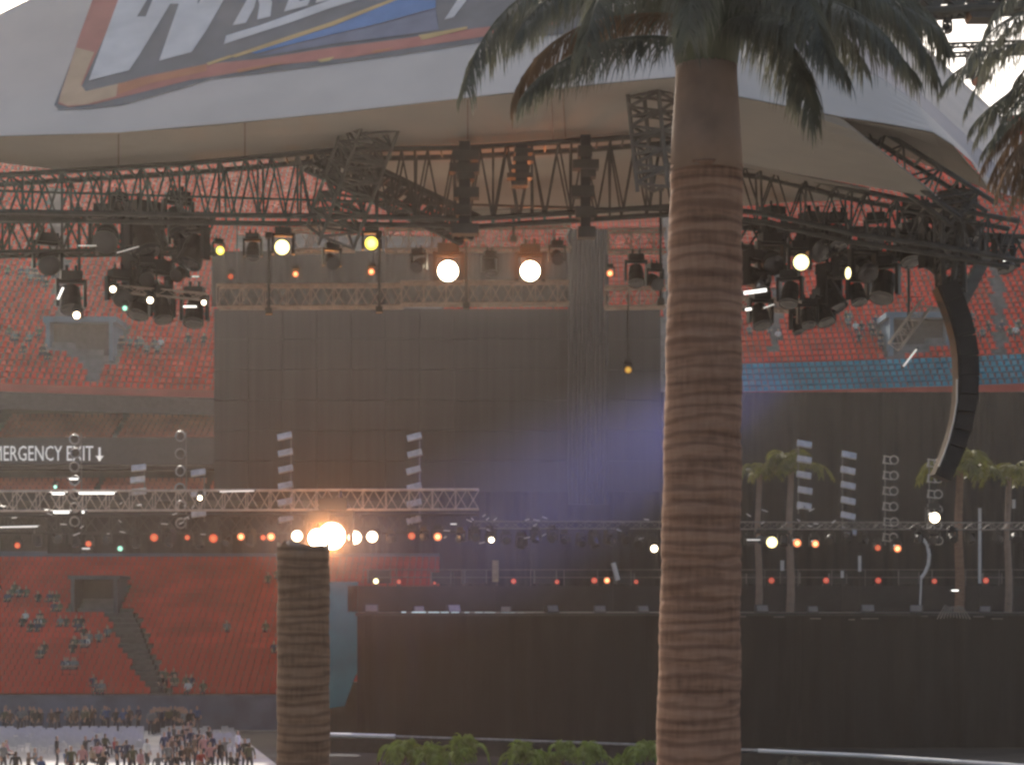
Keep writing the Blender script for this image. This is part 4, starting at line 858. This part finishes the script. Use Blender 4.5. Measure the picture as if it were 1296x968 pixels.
# second, smaller palm to the right
Yq = 25.0
xq = (1372-648)/F*Yq; zq = P(0, 40, Yq).z
palm2 = thing('royal_palm', 'palm reaching in from the right edge with fronds against the white sky', 'palm tree', (xq, Yq, 0))
mesh_obj('trunk', ringed_trunk(lambda t: (xq, Yq, (zq-.8)*t), lambda t: .34-.08*t, 200, .2, .02), bark1, palm2, smooth=True)
tr = MB(); tr.tube([(xq, Yq, zq-.85), (xq, Yq, zq-.2), (xq, Yq, zq+.6)], [.26, .28, .18], 20); mesh_obj('crownshaft', tr, MATS['crownshaft_green'], palm2, smooth=True)
for pts, dry in (([(1370, 30, 0), (1320, -10, -.8), (1262, 18, -1.1), (1228, 58, -1.2), (1214, 100, -1.2)], 0), ([(1370, 50, 0), (1315, 30, .9), (1270, 55, 1.2), (1236, 95, 1.3), (1222, 140, 1.3)], 0), ([(1372, 74, 0), (1325, 86, .1), (1285, 110, .1), (1246, 136, .1), (1230, 160, .1)], 0), ([(1372, 84, 0), (1335, 108, .5), (1298, 140, .6), (1264, 160, .7), (1244, 192, .7)], 0), ([(1374, 100, 0), (1348, 150, .7), (1318, 190, .9), (1296, 215, 1), (1278, 262, 1)], 1), ([(1374, 96, 0), (1342, 130, -.1), (1310, 165, -.2), (1275, 190, -.2), (1258, 232, -.2)], 1), ([(1370, 20, 0), (1330, -50, -.4), (1285, -30, -.6), (1258, 10, -.7), (1248, 40, -.7)], 0), ([(1370, 40, 0), (1320, 0, .4), (1278, 20, .6), (1252, 60, .8), (1240, 92, .8)], 0),
                 ([(1372, 30, 0), (1340, 40, -.3), (1260, 60, -.4), (1210, 80, -.5), (1194, 108, -.5)], 0), ([(1372, 70, 0), (1330, 70, .3), (1285, 100, .4), (1250, 140, .5), (1234, 178, .5)], 0),
                 ([(1372, 80, 0), (1340, 90, -.4), (1300, 110, -.5), (1270, 140, -.6), (1256, 180, -.6)], 0), ([(1372, 96, 0), (1340, 120, .2), (1300, 140, .3), (1262, 170, .4), (1244, 210, .4)], 1),
                 ([(1374, 90, 0), (1340, 118, .6), (1300, 150, .8), (1268, 185, .9), (1252, 228, .9)], 1), ([(1374, 100, 0), (1345, 130, -.6), (1308, 160, -.8), (1280, 190, -.9), (1262, 246, -.9)], 1), ([(1374, 90, 0), (1350, 110, .1), (1318, 150, .2), (1298, 190, .2), (1292, 250, .2)], 1), ([(1372, 110, 0), (1345, 140, .2), (1310, 170, .3), (1285, 200, .4), (1272, 236, .4)], 1), ([(1372, 60, 0), (1335, 55, .6), (1300, 70, .9), (1276, 110, 1), (1268, 150, 1)], 0), ([(1372, 110, 0), (1340, 150, -.2), (1305, 180, -.3), (1290, 205, -.4), (1284, 240, -.4)], 1),
                 ([(1375, 20, 0), (1420, -60, 0), (1470, -40, 0), (1510, 20, 0), (1520, 80, 0)], 0), ([(1375, 20, 0), (1400, -90, .5), (1440, -90, .9), (1480, -40, 1.2), (1490, 20, 1.2)], 0)):
    mesh_obj('frond', frond([P(p[0], p[1], Yq+p[2]) for p in pts], 105, .46, .0085, 1.0, .02, rp, .45), leafd if dry else leafm, palm2)
# the stump-like trunk
Yk = 24.7; xk = (384-648)/F*Yk; zk = P(0, 692, Yk).z
stump = thing('palm_stump', 'shorter ringed palm trunk cut off under the blinding double lamp', 'palm trunk', (xk, Yk, 0))
mesh_obj('trunk', ringed_trunk(lambda t: (xk, Yk, zk*t), lambda t: S(35, Yk)-.02*t, 340, .2, .009, .1), bark('ringed_bark_dull', (.235, .14, .085), (.31, .195, .125)), stump, smooth=True)
m_ = MB(); m_.tube([(xk, Yk, zk-.4), (xk, Yk, zk-.05), (xk+.02, Yk, zk+.03)], [S(31, Yk), S(30, Yk), S(22, Yk)], 24); mesh_obj('cut_top', m_, bark2, stump)

# palms behind the stage and shrubs along the rail
def small_palm(px, py, Y, zbase, r_px, n, m, label, trunk_r=.16, name='small_palm', L=.7, tm=bark2, cat='palm tree', upf=1.0):
    c = P(px, py, Y); Rr = S(r_px, Y); t = thing(name, label, cat, (c.x, Y, zbase)); rg = random.Random(int(px*7+py))
    m_ = MB(); m_.tube([(c.x+.06*math.sin(i), Y, zbase+(c.z-zbase)*i/8) for i in range(9)], [trunk_r*(1.25-.4*i/8) for i in range(9)], 10); mesh_obj('trunk', m_, tm, t)
    cr = MB()
    for k in range(n):
        a_ = 2*math.pi*k/n+rg.uniform(-.3, .3); el = rg.uniform(.1, 1.1)*upf; d = Vector((math.cos(a_)*math.cos(el), math.sin(a_)*math.cos(el), math.sin(el))); l_ = Rr*rg.uniform(.75, 1.2)
        p1 = c+d*l_*.5+Vector((0, 0, l_*.15)); p2 = c+d*l_*.9; p3 = c+Vector((d.x, d.y, d.z*.2))*l_*1.05+Vector((0, 0, -l_*.25))
        f_ = frond([c, p1, p2, p3], 22, Rr*.42, Rr*.026, .55, .02, rg, .3); cr.add(f_.v, f_.f)
    mesh_obj('crown', cr, m, t); return t
small_palm(1000, 592, 120, ZD, 46, 13, leafy, 'green golden palm crown behind the silver lamp ladders', .22)
small_palm(1214, 596, 121, ZD, 52, 13, leafy, 'golden palm with the brown trunk behind the curved loudspeakers', .26, tm=bark1)
small_palm(1276, 604, 122, ZD, 40, 12, leafy, 'golden green palm crown at the far right behind the stage', .2)
small_palm(960, 600, 122, ZD, 30, 10, leafy, 'low golden palm crown peeking out beside the big trunk', .2)
shr = [(512, 950, 27), (548, 956, 24), (586, 952, 28), (662, 955, 25), (688, 962, 20), (714, 950, 21), (745, 952, 22), (786, 966, 18), (818, 950, 24), (1000, 974, 24), (1030, 976, 20)]
wh = ['bushy', 'compact', 'wide', 'sparse', 'low', 'slim', 'pale', 'small', 'upright', 'dim', 'smallest']
for i, (px, py, r_) in enumerate(shr):
    Yv = 98+rnd.uniform(-1.5, 1.5)
    small_palm(px, py+6, Yv, 0, r_*1.35, 24, leafg if i < 9 else leafm, '%s green palm shrub, %s along the pale rail %s' % (wh[i], ORD[i] if i < 9 else ORD[i-9], 'before the stage' if i < 9 else 'right of the big trunk'), .07, 'palm_shrub', cat='shrub', upf=1.45)
# pale rail in front of the stage
rail = thing('barrier_rail', 'pale slanting rail of a low dark barrier along the foot of the stage', 'barrier', (P(860, 945, 104).x, 104, 0))
RP = [(398, 929, 114), (500, 931.5, 112.5), (640, 936, 110), (836, 943, 106), (960, 949.5, 103), (1100, 956, 99.5), (1296, 969, 93), (1400, 977, 89.5)]
pts = []
for px, py, Y in RP:
    Y = (H-1.0)*F/(py-HZ); pts.append(Vector(((px-648)/F*Y, Y, 1.0)))
m_ = MB(); m_.tube(pts[:2], .13, 8); mesh_obj('white_rail', m_, white, rail); m_ = MB(); m_.tube(pts[4:], .10, 8); mesh_obj('white_rail', m_, white, rail)
m_ = MB(); m_.tube(pts[1:5], .075, 8); mesh_obj('grey_rail', m_, mat('grey_rail_paint', (.30, .30, .29), .6), rail)
m_ = MB(); m_.slab([[p+Vector((0, .05, -.16)) for p in pts], [Vector((p.x, p.y+.05, .0)) for p in pts]], (0, .12, 0)); mesh_obj('barrier_panel', m_, mat('barrier_black', (.03, .03, .028), .7), rail)

# ------------------------------------------------------------------ crowd and chairs
ch = MB(); ch.box((0, 0, .45), (.44, .42, .05)); ch.box((0, .22, .72), (.44, .04, .36))
for sx in (-.2, .2): ch.tube([(sx, -.2, 0), (sx, .2, .75)], .018, 5); ch.tube([(sx, .22, 0), (sx, -.18, .45)], .018, 5)
chair = None; nch = 0
for r_ in range(9):
    y = 109.5+r_*1.62
    for i in range(62):
        x = -48+i*.6; px = 648+x/y*F
        py = HZ+(H-.4)/y*F
        if not (-12 < px < 348) or py > 985: continue
        if 186 < px+(968-py)*.15 < 208 or (px > 285+(py-925)*1.3): continue
        if rnd.random() < .22: continue
        if nch >= 290: continue
        if chair is None: chair = mesh_obj('folding_chair', ch, mat('chair_white', (.45, .44, .43), .5, amt=.1)); o = chair; prop(o, 'white folding chair set out in rows on the field floor', 'chair', 'white folding chairs on the field floor')
        else: o = chair.copy(); col.objects.link(o)
        o.location = (x+rnd.uniform(-.04, .04), y, .032); o.rotation_euler = (0, 0, math.pi+rnd.uniform(-.1, .1)+.35); nch += 1
def obj_col(name):
    m = bpy.data.materials.new(name); m.use_nodes = True; t = m.node_tree; oi = t.nodes.new('ShaderNodeObjectInfo'); t.links.new(oi.outputs['Color'], t.nodes['Principled BSDF'].inputs['Base Color']); t.nodes['Principled BSDF'].inputs['Roughness'].default_value = .85; return m
shirt = obj_col('shirt_cloth'); skin = mat('skin', (.40, .235, .165), .6, amt=.1); hairm = mat('hair', (.03, .02, .015), .6); trous = mat('dark_trousers', (.035, .037, .05), .85, amt=.3)
def person_mesh(nm, J, E, zt, zs, head):
    me = bpy.data.meshes.new(nm); names = list(J); me.from_pydata([J[k][0] for k in names], [(names.index(a_), names.index(b_)) for a_, b_ in E], []); o = bpy.data.objects.new(nm, me); col.objects.link(o)
    sk = o.modifiers.new('s', 'SKIN'); sk.use_smooth_shade = True
    for i, k in enumerate(names): r_ = J[k][1]; me.skin_vertices[0].data[i].radius = r_ if hasattr(r_, '__len__') else (r_, r_); me.skin_vertices[0].data[i].use_root = (k == 'pelvis')
    ss = o.modifiers.new('u', 'SUBSURF'); ss.levels = 1; ss.render_levels = 1
    dg = bpy.context.evaluated_depsgraph_get(); dg.update(); out = bpy.data.meshes.new_from_object(o.evaluated_get(dg)); bpy.data.objects.remove(o)
    out.materials.clear()
    for m_2 in (skin, shirt, trous, hairm): out.materials.append(m_2)
    hands = [Vector(J[k][0]) for k in J if k.startswith('hand') or k.startswith('fore')]; hd = Vector(head)
    for p in out.polygons:
        c = p.center
        if (c-hd).length < .17: p.material_index = 3 if (c.z > hd.z+.05 or c.y > hd.y+.03) else 0
        elif c.z > zs: p.material_index = 0
        elif any((c-h_).length < .15 for h_ in hands): p.material_index = 0
        else: p.material_index = 1 if zt(c) else 2
    return out
def body(sit=False, arm='down'):
    z0_ = -.42 if sit else 0; J = {}
    J['pelvis'] = ((0, 0, .95+z0_), (.16, .12)); J['waist'] = ((0, 0, 1.1+z0_), (.145, .105)); J['chest'] = ((0, 0, 1.32+z0_), (.175, .115)); J['neck'] = ((0, 0, 1.5+z0_), .06); J['chin'] = ((0, -.01, 1.56+z0_), .075); J['head'] = ((0, 0, 1.66+z0_), (.082, .1)); J['crown'] = ((0, .01, 1.73+z0_), .062)
    E = [('pelvis', 'waist'), ('waist', 'chest'), ('chest', 'neck'), ('neck', 'chin'), ('chin', 'head'), ('head', 'crown')]
    for s_, n_ in ((-1, 'L'), (1, 'R')):
        J['sh'+n_] = ((s_*.19, 0, 1.43+z0_), .065)
        if arm == 'up' and s_ > 0: J['el'+n_] = ((s_*.27, -.2, 1.42+z0_), .05); J['fore'+n_] = ((s_*.2, -.34, 1.58+z0_), .04); J['hand'+n_] = ((s_*.16, -.38, 1.68+z0_), .04)
        elif sit: J['el'+n_] = ((s_*.25, -.08, 1.16+z0_), .05); J['fore'+n_] = ((s_*.18, -.27, 1.08+z0_), .04); J['hand'+n_] = ((s_*.11, -.36, 1.07+z0_), .04)
        else: J['el'+n_] = ((s_*.26, .02, 1.16+z0_), .05); J['fore'+n_] = ((s_*.27, -.05, .96+z0_), .038); J['hand'+n_] = ((s_*.26, -.08, .84+z0_), .042)
        E += [('chest', 'sh'+n_), ('sh'+n_, 'el'+n_), ('el'+n_, 'fore'+n_), ('fore'+n_, 'hand'+n_)]
        if sit: J['hip'+n_] = ((s_*.1, -.06, .5), .09); J['kn'+n_] = ((s_*.12, -.45, .5), .068); J['an'+n_] = ((s_*.12, -.42, .09), .045); J['toe'+n_] = ((s_*.13, -.6, .05), .04)
        else: J['hip'+n_] = ((s_*.1, 0, .86), .09); J['kn'+n_] = ((s_*.12, -.02 if s_ < 0 else -.06, .48), .065); J['an'+n_] = ((s_*.13, .02, .09), .045); J['toe'+n_] = ((s_*.15, -.14, .045), .04)
        E += [('pelvis', 'hip'+n_), ('hip'+n_, 'kn'+n_), ('kn'+n_, 'an'+n_), ('an'+n_, 'toe'+n_)]
    zz = .97+z0_
    return person_mesh('person', J, E, (lambda c: c.z > zz-.02) if not sit else (lambda c: c.z > .62), 1.47+z0_, (0, 0, 1.66+z0_))
PM = dict(stand=body(), phone=body(arm='up'), sit=body(True))
for m_2 in PM.values(): m_2.polygons.foreach_set('use_smooth', [True]*len(m_2.polygons))
COLS = dict(black=(.015, .015, .017), grey=(.16, .16, .165), red=(.30, .035, .03), white=(.6, .58, .55), navy=(.02, .03, .07), brown=(.10, .06, .04), blue=(.05, .09, .2), pink=(.42, .2, .2), olive=(.08, .08, .045), tan=(.32, .23, .16))
def person(kind, loc, rz, c, label, group):
    o = bpy.data.objects.new('person', PM[kind]); col.objects.link(o); o.location = loc; o.rotation_euler = (0, 0, rz); o.color = (*COLS[c], 1); return prop(o, label, 'person', group)
rg = random.Random(3)
fld = [(8, 952), (4, 968), (44, 964), (52, 976), (72, 958), (84, 965), (122, 944), (133, 943), (145, 948), (108, 958), (116, 962), (124, 955), (132, 962), (104, 972), (90, 974), (148, 966), (160, 964), (168, 972), (186, 962), (178, 978), (208, 952), (214, 944), (220, 940), (226, 948), (232, 941), (238, 936), (242, 946), (218, 958), (230, 960), (246, 956), (212, 968), (224, 970), (238, 968), (252, 948), (258, 956), (264, 944), (268, 954), (254, 966), (266, 968), (278, 964), (284, 960), (292, 970), (301, 950), (310, 962), (316, 968), (20, 982), (36, 984), (130, 982), (200, 984), (250, 984), (300, 984)]
dirs = {}
cl = list(COLS)
zone = lambda px: 'at the far left of the white floor' if px < 70 else 'on the white floor below the seating entrance' if px < 175 else 'in the dense group near the end of the aisle' if px < 250 else 'on the floor beside the shorter palm trunk'
for px, py in sorted(fld):
    c = rg.choice(['black', 'black', 'black', 'grey', 'red', 'white', 'navy', 'brown', 'blue', 'pink', 'olive', 'tan'])
    if 205 < px < 250 and rg.random() < .6: c = rg.choice(['black', 'grey', 'brown', 'navy'])
    Y = H*F/(py+14-HZ); kd = rg.choice(['stand', 'stand', 'phone', 'sit'])
    k_ = (c, zone(px)); dirs[k_] = dirs.get(k_, 0)+1
    person(kd, ((px-648)/F*Y, Y, .034), rg.uniform(-.6, 3.6), c, '%s person in a %s top %s' % (ORD[dirs[k_]-1], c, zone(px)), 'people on the white field floor')
person('stand', ((480-648)/F*86, 86, .014), 2.6, 'white', 'person in a white top standing near the palm shrubs before the stage', 'people near the stage')
# people along the field wall
for k in range(58):
    px = rg.choice([rg.uniform(2, 120), rg.uniform(150, 262), rg.uniform(0, 262), rg.gauss(222, 14)]); Y = rg.uniform(126.5, 131.8); c = rg.choice(['black', 'black', 'navy', 'grey', 'brown', 'olive', 'blue'])
    z_ = 'against the grey blue field wall'; k_ = (c, z_); dirs[k_] = dirs.get(k_, 0)+1
    person(rg.choice(['stand', 'phone', 'stand']), ((px-648)/F*Y, Y, .034), rg.uniform(-.8, .8), c, '%s person in a %s top standing %s' % (ORD[dirs[k_]-1], c, z_), 'people along the field wall')
# silvery tubes added for glints and clutter between the stage lamps
rt = random.Random(9); fx = sorted([(rt.uniform(560, 832), rt.choice([655, 668, 680, 684]) + rt.uniform(-4, 4)) for _ in range(18)] + [(rt.uniform(940, 1060), 655 + rt.uniform(-12, 14)) for _ in range(9)])
nl = nr = nw = 0
fx += sorted([(rt.uniform(0, 268), rt.uniform(634, 690)) for _ in range(20)])
for x, y in fx:
    if x < 300: nw += 1; lb = '%s silvery clutter tube among the stage lamps before the concourse' % ORD[nw-1]
    elif x < 900: nl += 1; lb = '%s added silvery glint tube among the unlit lamps before the low black curtain' % ORD[nl-1]
    else: nr += 1; lb = '%s added silvery glint tube below the golden palm crown right of the trunk' % ORD[nr-1]
    tube_lamp([(x, y), (x+rt.uniform(3, 9), y+rt.uniform(-4, 4))], Tl-.7, .03, lb, 'faint', 'added silvery tubes over the stage')
# spectators in the stands
grp = [('low', 20, 760, 8), ('low', 66, 772, 6), ('low', 45, 800, 10), ('low', 95, 806, 5), ('low', 100, 826, 5), ('low', 112, 818, 6), ('low', 85, 856, 7), ('low', 40, 838, 4), ('low', 302, 808, 2), ('low', 346, 832, 2), ('low', 343, 742, 2), ('low', 222, 874, 6), ('low', 250, 880, 3), ('low', 128, 876, 4), ('up', 30, 352, 9), ('up', 60, 362, 7), ('up', 160, 444, 8), ('up', 196, 452, 5), ('up', 50, 455, 5), ('up', 28, 437, 5), ('up', 258, 438, 2), ('up', 1086, 412, 4), ('up', 1092, 425, 4), ('up', 1240, 425, 6), ('up', 1280, 426, 6), ('up', 1100, 442, 3), ('up', 970, 430, 3), ('up', 1216, 412, 4)]
plc = lambda st, px, py: 'in the lower stand far left of the grey aisle' if st == 'low' and px < 80 else 'in the lower stand left of the grey aisle' if st == 'low' and px < 160 else 'low in the lower stand right of the grey aisle' if st == 'low' else 'high in the upper deck at far left' if px < 70 and py < 400 else 'low in the upper deck at left' if px < 300 else 'in the upper deck above the aqua rows'
for st, px, py, n_ in grp:
    for k in range(n_):
        qx, qy = px+rg.gauss(0, 12), py+rg.gauss(0, 4); p, kk = (low_pt if st == 'low' else up_pt)(qx, qy)
        if qx < -4: continue
        c = rg.choice(['black', 'grey', 'black', 'navy', 'grey', 'white', 'olive']); k_ = (c, plc(st, px, py)); dirs[k_] = dirs.get(k_, 0)+1
        i_ = dirs[k_]
        person('sit', p+Vector((0, -.05, .05)), rg.uniform(-.25, .25), c, 'spectator in %s seated %s' % (c, k_[1]), 'spectators in %s tops %s' % (c, k_[1]))

# ------------------------------------------------------------------ glow of the strongest lamps, smoke, haze
def plight(px, py, Y, watts, c, r_=.25):
    l = bpy.data.lights.new('lamp_glow', 'POINT'); l.energy = watts; l.color = c; l.shadow_soft_size = r_; o = bpy.data.objects.new('lamp_glow', l); col.objects.link(o); o.location = P(px, py, Y)
plight(416, 681, Tl-2.2, 350, (1, .42, .12))
def beam(px, py, Y, watts, c):
    l = bpy.data.lights.new('lamp_beam', 'SPOT'); l.energy = watts; l.color = c; l.spot_size = R(76); l.spot_blend = 1; l.shadow_soft_size = .3; o = bpy.data.objects.new('lamp_beam', l); col.objects.link(o); o.location = P(px, py, Y); o.rotation_euler = (R(-98) if Y < 80 else R(-90), 0, 0)
beam(416, 681, Tl-2.4, 20000, (1, .33, .06)); beam(567, 343, 60.1, 600, (1, .26, .06)); beam(671, 343, 60.1, 600, (1, .24, .05))
# blue beam crossing the stage smoke
bl = bpy.data.lights.new('blue_spot', 'SPOT'); bl.energy = 42000; bl.color = (.40, .40, 1); bl.spot_size = R(30); bl.spot_blend = .8; bl.shadow_soft_size = .3
bo = bpy.data.objects.new('blue_spot', bl); col.objects.link(bo); bo.location = P(1120, 400, 113); tg = P(610, 672, 112)
bo.rotation_euler = (Vector(bo.location)-tg).to_track_quat('Z', 'Y').to_euler()
def vol(name, c, dens, aniso=0.0, noise=False):
    m = bpy.data.materials.new(name); m.use_nodes = True; t = m.node_tree; t.nodes.remove(t.nodes['Principled BSDF']); v = t.nodes.new('ShaderNodeVolumePrincipled')
    v.inputs['Color'].default_value = (*c, 1); v.inputs['Density'].default_value = dens; v.inputs['Anisotropy'].default_value = aniso
    t.links.new(v.outputs[0], t.nodes['Material Output'].inputs['Volume'])
    if noise:
        tc = t.nodes.new('ShaderNodeTexCoord'); n = t.nodes.new('ShaderNodeTexNoise'); n.inputs['Scale'].default_value = .18; n.inputs['Detail'].default_value = 3
        ln = t.nodes.new('ShaderNodeVectorMath'); ln.operation = 'LENGTH'; mp = t.nodes.new('ShaderNodeMapping'); mp.inputs['Scale'].default_value = noise
        t.links.new(tc.outputs['Object'], mp.inputs[0]); t.links.new(mp.outputs[0], ln.inputs[0]); t.links.new(tc.outputs['Object'], n.inputs[0])
        mr = t.nodes.new('ShaderNodeMapRange'); mr.inputs[1].default_value = 1; mr.inputs[2].default_value = .2; mr.inputs[3].default_value = 0; mr.inputs[4].default_value = 1; t.links.new(ln.outputs[1], mr.inputs[0])
        m1 = t.nodes.new('ShaderNodeMath'); m1.operation = 'MULTIPLY'; t.links.new(mr.outputs[0], m1.inputs[0]); t.links.new(n.outputs[0], m1.inputs[1])
        m2 = t.nodes.new('ShaderNodeMath'); m2.operation = 'MULTIPLY'; t.links.new(m1.outputs[0], m2.inputs[0]); m2.inputs[1].default_value = dens*2; t.links.new(m2.outputs[0], v.inputs['Density'])
    return m
c = P(675, 640, 112); bm = bmesh.new(); bmesh.ops.create_icosphere(bm, subdivisions=3, radius=1)
sm = MB(); rx, ry, rz_ = 18, 6, 6.2
for v in bm.verts: v.co = Vector((v.co.x*rx, v.co.y*ry, v.co.z*rz_))
bm.verts.index_update(); sm.add([v.co+c for v in bm.verts], [tuple(v.index for v in f.verts) for f in bm.faces])
prop(mesh_obj('stage_smoke', sm, vol('smoke', (.55, .58, .8), .022, 0, (1/rx, 1/ry, 1/rz_)), None, c), 'bluish stage smoke drifting before the black curtain', 'smoke', kind='stuff').rotation_euler = (0, R(-24), 0)
c = P(416, 682, Tl-2.6)
vs_ = [Vector(v.co) for v in bm.verts]; lo = MB()
lo.add([Vector((v.x/rx*5.2, v.y/ry*2.6, v.z/rz_*3.2))+c for v in vs_], [tuple(v.index for v in f.verts) for f in bm.faces])
prop(mesh_obj('bloom_smoke', lo, vol('smoke_bloom', (.9, .85, .8), .075, 0, (1/5.2, 1/2.6, 1/3.2)), None, c), 'thin smoke added for the orange bloom around the blinding double lamp', 'smoke', kind='stuff')  # smoke added to carry the lamp's bloom
c = P(619, 343, 59.2); lo = MB()
lo.add([Vector((v.x/rx*4.6, v.y/ry*1.5, v.z/rz_*1.9))+c for v in vs_], [tuple(v.index for v in f.verts) for f in bm.faces])
prop(mesh_obj('bloom_smoke', lo, vol('smoke_bloom_small', (.9, .85, .8), .05, 0, (1/4.6, 1/1.5, 1/1.9)), None, c), 'thin smoke added for the orange bloom around the two big orange lamps', 'smoke', kind='stuff')  # second added puff, for the halo round both lamps
hz = MB(); hz.box((0, 136, 32.5), (360, 320, 67)); h_ = mesh_obj('haze', hz, vol('glare_haze', (1, .93, .86), .00026, .7)); prop(h_, 'thin warm haze filling the stadium', 'haze', kind='stuff')  # air volume added to imitate lens glare along with stage smoke
